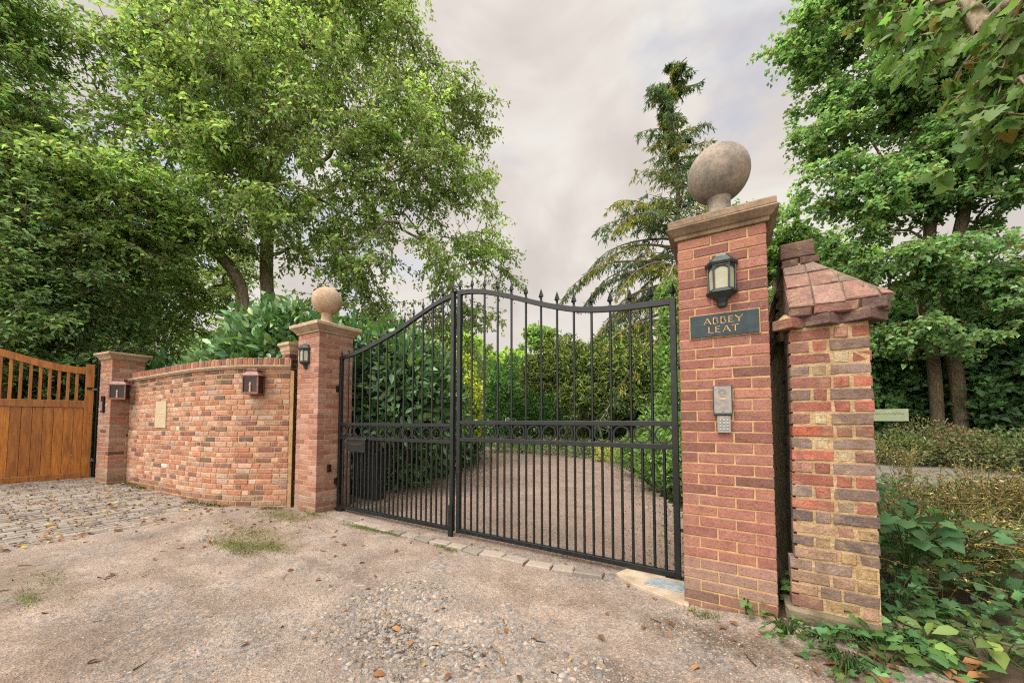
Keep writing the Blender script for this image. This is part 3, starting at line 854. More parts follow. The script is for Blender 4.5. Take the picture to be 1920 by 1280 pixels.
# kerb beside the stub
m = MB()
for i in range(4):
    x = 1.115 + i * 0.62
    m.frame_box((x, 0.22, -0.06), (1, -0.0, 0), (0, -1, 0), (0, 0, 1), 0.60, 0.17, 0.20, 0.008, 0.02)
tag(m.build('kerb', M['kerb']), kind='structure')

# ------------------------------------------------------------------ wall furniture
def half_lantern(pos, rz, label, s=1.0):
    """Black half lantern: six-sided roof, framed frosted panes, tapering base. Local +(-Y) faces out."""
    root = empty('wall_lantern', pos, label, 'wall lantern', 'black half lanterns on the gate pillars', rz)
    def plan(w, z, d=1.0): return [(-w, -0.0, z), (-w, -0.28 * w * d, z), (-0.56 * w, -0.95 * w * d, z), (0.56 * w, -0.95 * w * d, z), (w, -0.28 * w * d, z), (w, -0.0, z)]
    m = MB(); m.loft([plan(.100 * s, .318 * s), plan(.104 * s, .308 * s), plan(.092 * s, .322 * s), plan(.068 * s, .352 * s), plan(.056 * s, .358 * s), plan(.050 * s, .372 * s), plan(.040 * s, .376 * s)][1:])
    m.loft([plan(.096 * s, .292 * s), plan(.104 * s, .308 * s)])
    m.build('roof', M['green_black'], root)
    m = MB(); m.loft([plan(.076 * s, .115 * s), plan(.079 * s, .300 * s)]); m.build('pane', M['frost'], root)
    m = MB()
    for z0, z1, w in ((.105, .122, .084), (.282, .298, .088)): m.loft([plan(w * s, z0 * s), plan(w * s, z1 * s)])
    lo = plan(.081 * s, .11 * s); hi = plan(.084 * s, .295 * s)
    for i in range(6): m.tube([lo[i], hi[i]], 0.0075 * s, 6)
    for i in range(1, 4):                                     # arched heads of the panes
        a, b = np.array(hi[i]), np.array(hi[i + 1]); pts = []
        for k in range(9):
            f = k / 8; p = a * (1 - f) + b * f; p[2] -= (0.016 + 0.022 * (2 * abs(f - .5)) ** 2.2) * s; pts.append(p)
        m.tube(pts, 0.0048 * s, 5)
    m.build('frame', M['green_black'], root)
    m = MB(); m.loft([plan(.012 * s, 0.0, .8), plan(.028 * s, .008 * s), plan(.036 * s, .028 * s), plan(.028 * s, .036 * s), plan(.044 * s, .060 * s), plan(.086 * s, .094 * s), plan(.098 * s, .096 * s), plan(.098 * s, .108 * s)])
    m.build('base', M['green_black'], root)
    return root
half_lantern((0.283, -0.002, 2.128), 0, 'black half lantern with frosted panes above the dark name sign')
half_lantern((-5.105, LPY - 0.002, 2.085), 0, 'black half lantern with frosted panes on the far gate pillar, next to the curved wall')

def copper_lantern(pos, rz, label):
    root = empty('wall_lantern', pos, label, 'wall lantern', 'square copper lanterns on the mottled brickwork', rz)
    w, d = 0.105, 0.155
    def rect(a, y0, y1, z): return [(-a, y1, z), (a, y1, z), (a, y0, z), (-a, y0, z)]
    m = MB(); m.loft([rect(w + .02, 0, -d - .02, .265), rect(w + .022, 0, -d - .022, .275), rect(w * .66, -.02, -d * .8, .335), rect(w * .66, -.02, -d * .8, .348), rect(w * .72, -.015, -d * .85, .352), rect(w * .72, -.015, -d * .85, .362), rect(w * .6, -.03, -d * .75, .372)])
    m.build('roof', M['copper'], root)
    m = MB()
    for sx in (-1, 1):
        for y in (-0.008, -d):
            m.box(sx * w - .009, sx * w + .009, y - .009, y + .009, 0.012, .266)
    m.box(-w - .01, w + .01, -d - .012, 0, 0, .014); m.box(-w, w, -d - .008, -d + .006, .014, .028); m.box(-w, w, -d - .008, -d + .006, .248, .266)
    m.build('frame', M['copper'], root)
    m = MB(); m.box(-w + .004, w - .004, -d + .004, -0.004, .016, .262); m.build('pane', M['darkglass'], root)
    m = MB(); m.lathe([(.016, .03), (.012, .11), (.015, .115), (.017, .135), (.010, .165), (.003, .18)], 0, -d - .0, 10)
    m.build('bulb', M['bulb'], root)
    return root
copper_lantern((-9.285, -0.955, 1.70), atan2(0.28, 0.20), 'square copper lantern on the pale brick pier beside the wooden gate')
p_, t_, n_ = wpos(SL[np.argmin(np.hypot(WPATH[:, 0] + 5.78, WPATH[:, 1] + 0.28))])
copper_lantern((p_[0] + n_[0] * .004, p_[1] + n_[1] * .004, 1.71), atan2(t_[1], t_[0]), 'square copper lantern under the coping of the curved wall')

# plaque on the curved wall
i_ = np.argmin(np.hypot(WPATH[:, 0] + 8.05, WPATH[:, 1] + 0.73)); p_, t_, n_ = wpos(SL[i_])
pq = empty('plaque', (p_[0], p_[1], 1.195), 'plain cream stone plaque set in the curved brick wall', 'plaque', rz=atan2(t_[1], t_[0]))
m = MB(); m.box(-0.205, 0.205, -0.016, 0.02, 0, 0.455); m.build('slab', M['plaque'], pq, bevel=0.003)
m = MB()
for z, a in ((0.335, .06), (0.235, .12), (0.18, .10)): m.box(-a, a, -0.0175, -0.015, z, z + .004)
m.build('faint_lines', M['mortar'], pq)

# name sign
sg = empty('name_sign', (0.2875, -0.003, 2.008), 'dark slate house sign with gilt capitals on the near gate pillar', 'sign')
m = MB(); m.box(-0.2165, 0.2165, -0.004, 0.004, -0.087, 0.087); m.build('edging', M['mortar'], sg)
m = MB(); m.box(-0.209, 0.209, -0.013, -0.003, -0.080, 0.080); m.build('slab', M['slate'], sg, bevel=0.002)
def letters():
    m = MB()
    def stroke(pts, w0, w1=None):
        """flat flared stroke along a polyline in the sign plane"""
        pts = [np.array(p, float) for p in pts]; n = len(pts); w1 = w0 if w1 is None else w1
        L_, R_ = [], []
        for i, p in enumerate(pts):
            t = pts[min(i + 1, n - 1)] - pts[max(i - 1, 0)]; t /= np.linalg.norm(t); q = np.array([-t[1], t[0]])
            f = i / (n - 1); w = (w0 + (w1 - w0) * f) * (1 + 0.55 * (2 * abs(f - .5)) ** 6)
            L_.append(p + q * w / 2); R_.append(p - q * w / 2)
        P = []; F_ = []
        for a, b in zip(L_, R_): P += [(a[0], -0.0142, a[1]), (b[0], -0.0142, b[1])]
        for i in range(n - 1): F_.append((2 * i, 2 * i + 1, 2 * i + 3, 2 * i + 2))
        m.add(P, F_)
    def ln(a, b, k=8): return [np.array(a) * (1 - i / k) + np.array(b) * i / k for i in range(k + 1)]
    T, t = 0.0054, 0.0030
    def draw(ch, x, z, h, w):
        P = lambda a, b: (x + a * w, z + b * h)
        if ch == 'A':
            stroke(ln(P(0, 0), P(.5, 1)), t); stroke(ln(P(.5, 1), P(1, 0)), T); stroke(ln(P(.2, .34), P(.8, .34)), t * .8)
        if ch == 'B':
            stroke(ln(P(.1, 0), P(.1, 1)), T)
            for z0, z1, r in ((.52, 1.0, .72), (0, .52, .85)):
                pts = [P(.1, z1)] + [P(.1 + r * (.5 + .5 * sin(a)) if False else .5 + (r - .4) * cos(a), (z0 + z1) / 2 + (z1 - z0) / 2 * sin(a)) for a in np.linspace(pi / 2, -pi / 2, 11)] + [P(.1, z0)]
                stroke(pts, t, t)
        if ch == 'E':
            stroke(ln(P(.12, 0), P(.12, 1)), T)
            for zz, e in ((1, .9), (.52, .78), (0, .95)): stroke(ln(P(.12, zz - (0.03 if zz == 1 else -0.03 if zz == 0 else 0)), P(e, zz - (0.03 if zz == 1 else -0.03 if zz == 0 else 0))), t)
        if ch == 'Y':
            stroke(ln(P(.5, 0), P(.5, .48)), T); stroke(ln(P(.5, .48), P(0, 1)), T); stroke(ln(P(.5, .48), P(1, 1)), t)
        if ch == 'L':
            stroke(ln(P(.12, 0), P(.12, 1)), T); stroke(ln(P(.12, .03), P(.95, .03)), t)
        if ch == 'T':
            stroke(ln(P(.5, 0), P(.5, 1)), T); stroke(ln(P(0, .97), P(1, .97)), t)
    h = 0.044
    for ch, x, w in (('A', -.121, .044), ('B', -.064, .034), ('B', -.017, .034), ('E', .031, .032), ('Y', .072, .044)): draw(ch, x, 0.009, h, w)
    for ch, x, w in (('L', -.094, .033), ('E', -.050, .032), ('A', -.004, .044), ('T', .050, .042)): draw(ch, x, -0.055, h, w)
    return m
letters().build('lettering', M['gold'], sg)

# intercom and keypad
ic = empty('intercom', (0.2715, -0.002, 1.470), 'grey steel door intercom with a round speaker above a small keypad', 'intercom')
m = MB(); m.box(-.058, .058, -.034, .002, -.104, .104); m.build('housing', M['green_black'], ic, bevel=0.004)
m = MB(); m.box(-.052, .052, -.0375, -.033, -.090, .096); m.build('faceplate', M['steel'], ic, bevel=0.0015)
m = MB()
for r, n in ((.010, 8), (.016, 14), (.022, 20)):
    for k in range(n):
        a = 2 * pi * k / n; x, z = -0.002 + r * cos(a), .055 + r * sin(a)
        m.lathe([(.0016, 0), (.0016, .0012)], 0, 0, 6)
        for q in range(12): v = m.v[-12 + q]; m.v[-12 + q] = (x + v[0], -.0376 - v[2], z + v[1])
m.build('speaker_holes', M['black'], ic)
m = MB(); m.box(-.021, .020, -.040, -.037, .006, .018); m.build('name_window', M['bulb'], ic)
m = MB(); m.box(-.021, .020, -.0405, -.037, .018, .021); m.build('window_hood', M['black'], ic)
m = MB(); m.box(-.004, .004, -.040, -.037, -.080, -.076); m.build('lock', M['black'], ic)
kp = empty('keypad', (0.2755, -0.002, 1.303), 'small steel keypad with twelve round keys directly below the intercom', 'keypad')
m = MB(); m.box(-.041, .041, -.026, .002, -.060, .061); m.build('housing', M['steel'], kp, bevel=0.003)
for r in range(4):
    for c in range(3):
        m = MB(); m.lathe([(.0062, 0), (.0062, .004), (.004, .005)], 0, 0, 10)
        m.v = [(v[0], -.026 - v[2], v[1]) for v in m.v]
        m.build('key', M['galv'], kp, loc=(-.022 + .022 * c, 0, .030 - .0215 * r))

# keypad panel on far pier
kq = empty('entry_panel', (-9.62, -1.117, 1.47), 'slim black entry panel on the pale pier next to the wooden gate', 'entry panel', rz=radians(7.5))
m = MB(); m.box(-.045, .045, -.028, 0.0, 0, .30); m.build('housing', M['black'], kq, bevel=0.006)
m = MB(); m.box(-.028, .028, -.031, -.027, .03, .2); m.build('buttons', M['steel'], kq)
# photocell on the left pillar
pc = empty('photocell', (-4.79, 0.262, 0.565), 'little black gate sensor low on the far gate pillar', 'sensor', rz=pi / 2)
m = MB(); m.box(-.028, .028, -.034, 0.0, 0, .11); m.build('housing', M['black'], pc, bevel=0.008)
m = MB(); m.box(-.018, .018, -.037, -.033, .03, .08); m.build('lens', M['darkglass'], pc)

# ------------------------------------------------------------------ black double gate
GY = 0.38
def zigate(x, side):
    if side == 'R': return np.interp(x, [-2.44, -2.3, -2.12, -1.76, -1.43, -1.13, -0.93, -0.745, -0.4, -0.07], [2.868, 2.868, 2.838, 2.722, 2.588, 2.480, 2.428, 2.398, 2.376, 2.370])
    return np.interp(x, [-4.72, -4.5, -4.2, -3.98, -3.7, -3.44, -3.2, -2.96, -2.7, -2.5], [2.285, 2.305, 2.355, 2.413, 2.485, 2.562, 2.655, 2.748, 2.83, 2.865])
def smooth_top(x, side):
    return float(np.mean([zigate(x + d, side) for d in (-.16, -.08, 0, .08, .16)]))
def gate_leaf(side, xa, xb, label):
    x0, x1 = min(xa, xb), max(xa, xb)
    root = empty('gate_leaf', (xa, GY, 0.02), label, 'gate')
    ox = np.array([xa, GY, 0.02])
    lowz, midz = (1.105, 1.302) if side == 'R' else (1.070, 1.268)
    def put(name, m, **k):
        m.v = [tuple(np.array(v) - ox) for v in m.v]; return m.build(name, M['black'], root, **k)
    hw = 0.024
    for nm, xs in (('hinge_stile', xa), ('meeting_stile', xb)):
        m = MB(); s_ = 1 if xs == x0 else -1
        m.box(min(xs, xs + s_ * 2 * hw), max(xs, xs + s_ * 2 * hw), GY - hw, GY + hw, 0.028, smooth_top(xs + s_ * .03, side) + .0)
        put(nm, m, bevel=.003)
    for nm, z in (('bottom_rail', .055), ('lower_band_rail', lowz), ('upper_band_rail', midz)):
        m = MB(); m.box(x0 + 2 * hw - .002, x1 - 2 * hw + .002, GY - .021, GY + .021, z - .022, z + .022); put(nm, m, bevel=.003)
    # top rail follows the swan-neck curve
    m = MB(); ring = []
    for x in np.linspace(x0 + 0.004, x1 - 0.004, 48):
        z = smooth_top(x, side); ring.append([(x, GY - .022, z - .05), (x, GY + .022, z - .05), (x, GY + .022, z), (x, GY - .022, z)])
    m.loft(ring); put('top_rail', m)
    n = 13; xs = np.linspace(x0 + hw, x1 - hw, n + 1)
    for x in xs[1:-1]:
        m = MB(); m.tube([(x, GY, midz + .02), (x, GY, smooth_top(x, side) - .04)], .0125, 8, False); put('bar', m, smooth=True)
        m = MB(); m.tube([(x, GY, lowz + .02), (x, GY, midz - .02)], .0125, 8, False); put('bar', m, smooth=True)
    xs2 = np.linspace(x0 + hw, x1 - hw, 2 * n + 1)
    bar0 = None
    for x in xs2[1:-1]:
        if bar0 is None:
            m = MB(); m.tube([(0, 0, .055), (0, 0, lowz - .04)], .0125, 8, False)
            bar0 = m.build('bar', M['black'], root, smooth=True); b = bar0
        else:
            b = bar0.copy(); COL.objects.link(b); b.parent = root
        b.location = (x - ox[0], 0, 0)
    # rings in the band
    ring0 = None
    R_ = (midz - lowz - .044) / 2
    for xa_, xb_ in zip(xs[:-1], xs[1:]):
        if ring0 is None:
            m = MB(); k = 26
            m.loft([[(r * cos(a), y, r * sin(a)) for r, y in ((R_, -.012), (R_, .012), (R_ - .012, .012), (R_ - .012, -.012))] for a in np.linspace(0, 2 * pi, k + 1)], cap=False)
            ring0 = m.build('ring', M['black'], root, smooth=False); b = ring0
        else:
            b = ring0.copy(); COL.objects.link(b); b.parent = root
        b.location = ((xa_ + xb_) / 2 - ox[0], 0, (lowz + midz) / 2 - ox[2])
    sp0 = None
    pts = list(xs[1:-1]) + [x0 + hw, x1 - hw]
    for x in pts:
        if sp0 is None:
            m = MB()
            m.lathe([(.012, -.006), (.018, .004), (.012, .014), (.008, .02), (.015, .028), (.009, .036)], 0, 0, 10)
            m.loft([[(q * a, .62 * q * b, z) for a, b in ((1, 0), (0, 1), (-1, 0), (0, -1))] for q, z in ((.006, .034), (.030, .052), (.021, .08), (.001, .138))])
            sp0 = m.build('spearhead', M['black'], root); b = sp0
        else:
            b = sp0.copy(); COL.objects.link(b); b.parent = root
        b.location = (x - ox[0], 0, smooth_top(x, side) - ox[2])
    # hinge knuckles towards the pillar
    s_ = -1 if xa == x0 else 1
    for z in (1.80, 0.42):
        m = MB(); m.box(min(xa, xa + s_ * .085), max(xa, xa + s_ * .085), GY - .012, GY + .012, z - .012, z + .012)
        m.box(xa + s_ * .055 - .022, xa + s_ * .055 + .022, GY - .028, GY + .028, z - .045, z + .045); put('hinge', m, bevel=.003)
    # foot bearing of the hinge stile
    m = MB(); m.box(min(xa - s_ * .12, xa + s_ * .04), max(xa - s_ * .12, xa + s_ * .04), GY - .034, GY + .034, .004, .030); m.lathe([(.03, -.02), (.03, .01)], xa, GY, 10); put('foot_bearing', m, bevel=.003)
    if side == 'L':
        m = MB(); m.box(xb - .045, xb + .015, GY - .05, GY - .025, -.02, .34); m.lathe([(.014, -.07), (.014, .05)], xb - .015, GY - .038, 8); put('drop_bolt', m, bevel=.003)
        m = MB(); m.lathe([(.02, 2.86), (.03, 2.872), (.02, 2.885), (.014, 2.9)], xb, GY, 12); put('post_cap', m)
    return root
gate_leaf('L', -4.72, -2.492, 'far leaf of the black iron gate, hinged beside the letter box')
gate_leaf('R', -0.062, -2.440, 'near leaf of the black iron gate, hinged beside the pillar with the name sign')

lb = empty('letter_box', (-4.26, GY + .03, 0.2), 'black metal letter box with a slatted catch cage behind the far gate leaf', 'letter box')
m = MB(); m.box(-.20, .20, -.075, .16, .675, .85); m.loft([[(-.215, -.09, .85), (.215, -.09, .85), (.215, .17, .85), (-.215, .17, .85)], [(-.215, -.07, .872), (.215, -.07, .872), (.215, .17, .90), (-.215, .17, .90)]])
m.build('box', M['black'], lb, bevel=.004)
m = MB(); m.box(-.16, .16, -.079, -.074, .775, .80); m.build('slot', M['darkglass'], lb)
m = MB()
for q in range(13):
    x = -.19 + q * .0385; m.box(x, x + .016, .03, .045, .02, .65); m.box(x, x + .016, .205, .22, .02, .65)
for z in (.0, .65):
    m.box(-.20, .30, .03, .05, z, z + .02); m.box(-.20, .30, .2, .22, z, z + .02); m.box(-.20, -.18, .05, .2, z, z + .02); m.box(.28, .30, .05, .2, z, z + .02)
m.box(-.18, .28, .05, .2, .0, .01)
m.build('catch_cage', M['black'], lb)

# bits on the ground by the right hinge
mp_ = empty('cover_plate', (-0.16, 0.20, 0.024), 'galvanised steel plate on the concrete by the near gate hinge', 'cover plate')
m = MB(); m.loft([[(-.15, -.075, 0), (.155, -.075, 0), (.155, .085, 0), (-.11, .085, 0)], [(-.15, -.075, .007), (.155, -.075, .007), (.155, .085, .007), (-.11, .085, .007)]]); m.build('plate', M['galv'], mp_, bevel=.002)
m = MB()
for x, y in ((-.12, -.055), (.12, -.055)): m.lathe([(.008, .0), (.008, .011)], x, y, 8)
m.build('bolt', M['steel'], mp_)
m = MB()
pad = [(-.52, .34), (-.56, .24), (-.50, .16), (-.34, .07), (-.15, .0), (-.02, -.06), (.03, -.05), (.03, .02), (.0, .10), (.0, .50), (-.45, .48)]
m.loft([[(x, y, -.06) for x, y in pad], [(x, y, .018) for x, y in pad], [(x * .97 - .008, y * .97 + .005, .024) for x, y in pad]])
tag(m.build('concrete_pad', M['concrete']), kind='structure')

# threshold setts
ORD = ['first', 'second', 'third', 'fourth', 'fifth', 'sixth', 'seventh', 'eighth', 'ninth', 'tenth', 'eleventh', 'twelfth', 'thirteenth', 'fourteenth', 'fifteenth', 'sixteenth', 'seventeenth']
sx = -0.70; i = 0
sett_path = catmull([(-0.62, .165, 0), (-1.28, .075, 0), (-1.85, .06, 0), (-2.35, .075, 0), (-3.0, .07, 0), (-3.6, .085, 0), (-4.5, .16, 0)], .02)
ss_ = np.concatenate([[0], np.cumsum(np.linalg.norm(np.diff(sett_path, axis=0), axis=1))])
s_ = 0.02
while s_ < ss_[-1] - .2 and i < 17:
    l = .20 + .06 * rng.random()
    a = np.array([np.interp(s_ + l / 2, ss_, sett_path[:, q]) for q in range(2)]); b = np.array([np.interp(s_ + l / 2 + .02, ss_, sett_path[:, q]) for q in range(2)])
    m = MB(); k = np.array([lin(160, 148, 134), lin(142, 132, 120), lin(172, 158, 142)][rng.integers(3)]) * (.85 + .2 * rng.random()); m.col = tuple(k)
    m.frame_box((-l / 2 + .008, -.055 - .01 * rng.random(), -.07), (1, 0, 0), (0, 0, 1), (0, 1, 0), l - .016, .086 + .006 * rng.random(), .115, .006, .009)
    o = m.build('stone_sett', M['sett'], loc=(a[0], a[1], 0.0))
    o.rotation_euler = (.02 * rng.normal(), .02 * rng.normal(), atan2(b[1] - a[1], b[0] - a[0]) + pi + .04 * rng.normal())
    tag(o, f'{ORD[i]} stone sett from the concrete pad, in the row under the black gate', 'stone sett', 'stone setts edging the gate threshold')
    s_ += l; i += 1

# ------------------------------------------------------------------ wooden gate
GD = np.array([-0.128, -0.992, 0.0]); GN = np.array([0.992, -0.128, 0.0])          # along the gate (towards the viewer) and its face
wg = empty('wooden_gate', (-10.5, -1.21, 0.15), 'varnished orange-brown wooden gate with boarded lower half and a swept top rail of spindles', 'gate')
def wbox(name, a, b, z0, z1, th=0.06, off=0.0, top=None):
    m = MB(); v = rng.random(); m.col = (v, rng.random(), rng.random())
    m.frame_box(GD * a + GN * (off - th / 2) + np.array([0, 0, z0]), GD, GN, (0, 0, 1), b - a, th, z1 - z0, 0, .004)
    return m.build(name, M['oak'], wg)
wbox('stile', -.115, .0, .02, 2.27, .075)
wtop = lambda a: float(np.interp(a, [-.0, .2, .45, .7, .95, 1.3, 1.8, 2.4, 3.0], [2.20, 2.21, 2.255, 2.335, 2.42, 2.52, 2.63, 2.70, 2.72]))
m = MB(); m.col = (.7, .3, .5); ring = []
for a in np.linspace(0.0, 3.0, 40):
    z = np.mean([wtop(max(0, a + d)) for d in (-.1, 0, .1)]); q = GD * a
    ring.append([tuple(q + GN * .035 + (0, 0, z - .13)), tuple(q + GN * .035 + (0, 0, z)), tuple(q - GN * .035 + (0, 0, z)), tuple(q - GN * .035 + (0, 0, z - .13))])
m.loft(ring); m.build('top_rail', M['oak'], wg, bevel=.004)
wbox('middle_rail', 0, 3.0, 1.42, 1.555, .07); wbox('bottom_rail', 0, 3.0, .04, .17, .07)
k = 0
a = .004
while a < 2.9:
    wbox('board', a, a + .118, .17, 1.42, .03); a += .1205
a = .085
while a < 2.9:
    m = MB(); m.col = (rng.random(),) * 3; z1 = wtop(a + .02) - .12
    m.frame_box(GD * a - GN * .02 + np.array([0, 0, 1.55]), GD, GN, (0, 0, 1), .042, .04, z1 - 1.55, 0, .004); m.build('spindle', M['oak'], wg); a += .108
wbox('stile', 3.0, 3.11, .02, 2.85, .075)
m = MB(); m.frame_box(np.array(GD * -.15 + GN * .036 + np.array([0, 0, 1.77])), GD, GN, (0, 0, 1), .13, .012, .05); m.build('hinge_strap', M['black'], wg)
gp = empty('gate_post', (-10.5 + 0.035, -1.21 + .19, 0.12), 'black steel hinge post between the wooden gate and the pale pier', 'gate post', rz=radians(7))
m = MB(); m.box(-.05, .05, -.05, .05, 0, 2.32); m.build('post', M['black'], gp, bevel=.004)
m = MB(); m.box(-.03, .03, -.11, -.05, 1.79, 1.83); m.build('hinge_pin', M['steel'], gp)
m = MB(); m.box(-.03, .03, -.11, -.05, .4, .44); m.build('hinge_pin', M['steel'], gp)
m = MB(); m.box(.05, .75, -.03, .03, 0.0, 2.25); m.build('side_panel', M['black'], gp)

# ------------------------------------------------------------------ vegetation
def unit(a): return a / (np.linalg.norm(a, axis=-1, keepdims=True) + 1e-9)

def leaf_mesh(name, P, D, N, size, width, col, mat, shape='simple', droop=0.25):
    """P base points, D leaf direction, N leaf face normal (approx), size length per leaf."""
    n = len(P); D = unit(D); S = unit(np.cross(D, N)); N = unit(np.cross(S, D))
    size = np.broadcast_to(np.asarray(size, float), (n,))[:, None]
    W_ = size * width
    if shape == 'simple':
        tip = P + D * size - N * size * droop * .5
        mid = P + D * size * .48
        up = N * W_ * .35
        V = np.stack([P, mid + S * W_ * .5 + up, tip, mid - S * W_ * .5 + up], 1)
        faces = np.array([[0, 1, 2], [0, 2, 3]])
    elif shape == 'oval':
        rows = [(0, 0, 0), (.28, .42, .03), (.62, .44, -.02), (1.0, 0.0, -.22)]
        pts = [P]
        for a, w, z in rows[1:3]:
            c = P + D * size * a + N * size * z * droop * 3
            pts += [c + S * W_ * w + N * W_ * .16, c, c - S * W_ * w + N * W_ * .16]
        pts.append(P + D * size - N * size * .22 * droop * 3)
        V = np.stack(pts, 1)
        faces = np.array([[0, 1, 2], [0, 2, 3], [1, 4, 5], [1, 5, 2], [2, 5, 6], [2, 6, 3], [4, 7, 5], [5, 7, 6]])
    elif shape == 'maple':
        out = [(-.02, .10), (.10, .42), (.26, .36), (.40, .56), (.52, .30), (.66, .26), (1.0, .0), (.66, -.26), (.52, -.30), (.40, -.56), (.26, -.36), (.10, -.42), (-.02, -.10)]
        pts = [P + D * size * .35 + N * size * .02]
        for a, w in out:
            pts.append(P + D * size * a + S * size * w * width - N * size * (abs(w) * .35 + a * a * .25) * droop * 2)
        V = np.stack(pts, 1); k = len(out)
        faces = np.array([[0, i + 1, i] for i in range(1, k)])
    elif shape == 'blade':
        mid = P + D * size * .5; tip = P + D * size - N * size * droop
        V = np.stack([P - S * W_ * .5, P + S * W_ * .5, mid + S * W_ * .4, tip, mid - S * W_ * .4], 1)
        faces = np.array([[0, 1, 2], [0, 2, 4], [4, 2, 3]])
    k = V.shape[1]
    Fc = (np.arange(n)[:, None, None] * k + faces[None]).reshape(-1, 3)
    return np_mesh(name, V.reshape(-1, 3), [Fc], mat, np.repeat(col, k, 0))

LEAF_GAIN = 2.7
def leaf_cols(n, base, var=0.22, alt=None, alt_p=0.0, hue=0.12):
    base = np.array(base); base = (.88 * base + .12 * base.mean()) * LEAF_GAIN
    if alt is not None: alt = np.array(alt) * 1.25
    c = base[None] * np.exp(var * rng.normal(size=(n, 1))) * np.exp(hue * rng.normal(size=(n, 3)) * np.array([1, .35, 1]))
    if alt is not None:
        k = rng.random(n) < alt_p; c[k] = np.array(alt)[None] * np.exp(.2 * rng.normal(size=(k.sum(), 1)))
    return np.clip(c, .003, .8)

def tubes_mesh(name, A, B, ra, rb, mat, sides=5):
    n = len(A); T = unit(B - A)
    ref = np.where(np.abs(T[:, 2:3]) > .9, np.array([[1.0, 0, 0]]), np.array([[0, 0, 1.0]]))
    X = unit(np.cross(T, ref)); Y = np.cross(T, X)
    ang = np.arange(sides) * 2 * pi / sides
    c, s = np.cos(ang)[None, :, None], np.sin(ang)[None, :, None]
    ring = X[:, None] * c + Y[:, None] * s
    V = np.concatenate([A[:, None] + ring * ra[:, None, None], B[:, None] + ring * rb[:, None, None]], 1)
    k = np.arange(sides); f = np.stack([k, (k + 1) % sides, sides + (k + 1) % sides, sides + k], 1)
    Fc = (np.arange(n)[:, None, None] * 2 * sides + f[None]).reshape(-1, 4)
    return np_mesh(name, V.reshape(-1, 3), [Fc], mat, smooth=True)

def blob_points(blobs, n, shell=0.5):
    """n points spread through ellipsoids (centre, rx, rz), denser near the surface."""
    w = np.array([b[1] ** 2 * b[2] for b in blobs], float) ** .8; k = rng.choice(len(blobs), n, p=w / w.sum())
    d = unit(rng.normal(size=(n, 3))); r = (shell + (1 - shell) * rng.random(n)) if shell < 1 else np.ones(n)
    r *= .85 + .3 * rng.random(n)
    C = np.array([b[0] for b in blobs]); R = np.array([[b[1], b[1], b[2]] for b in blobs])
    return C[k] + d * R[k] * r[:, None], k

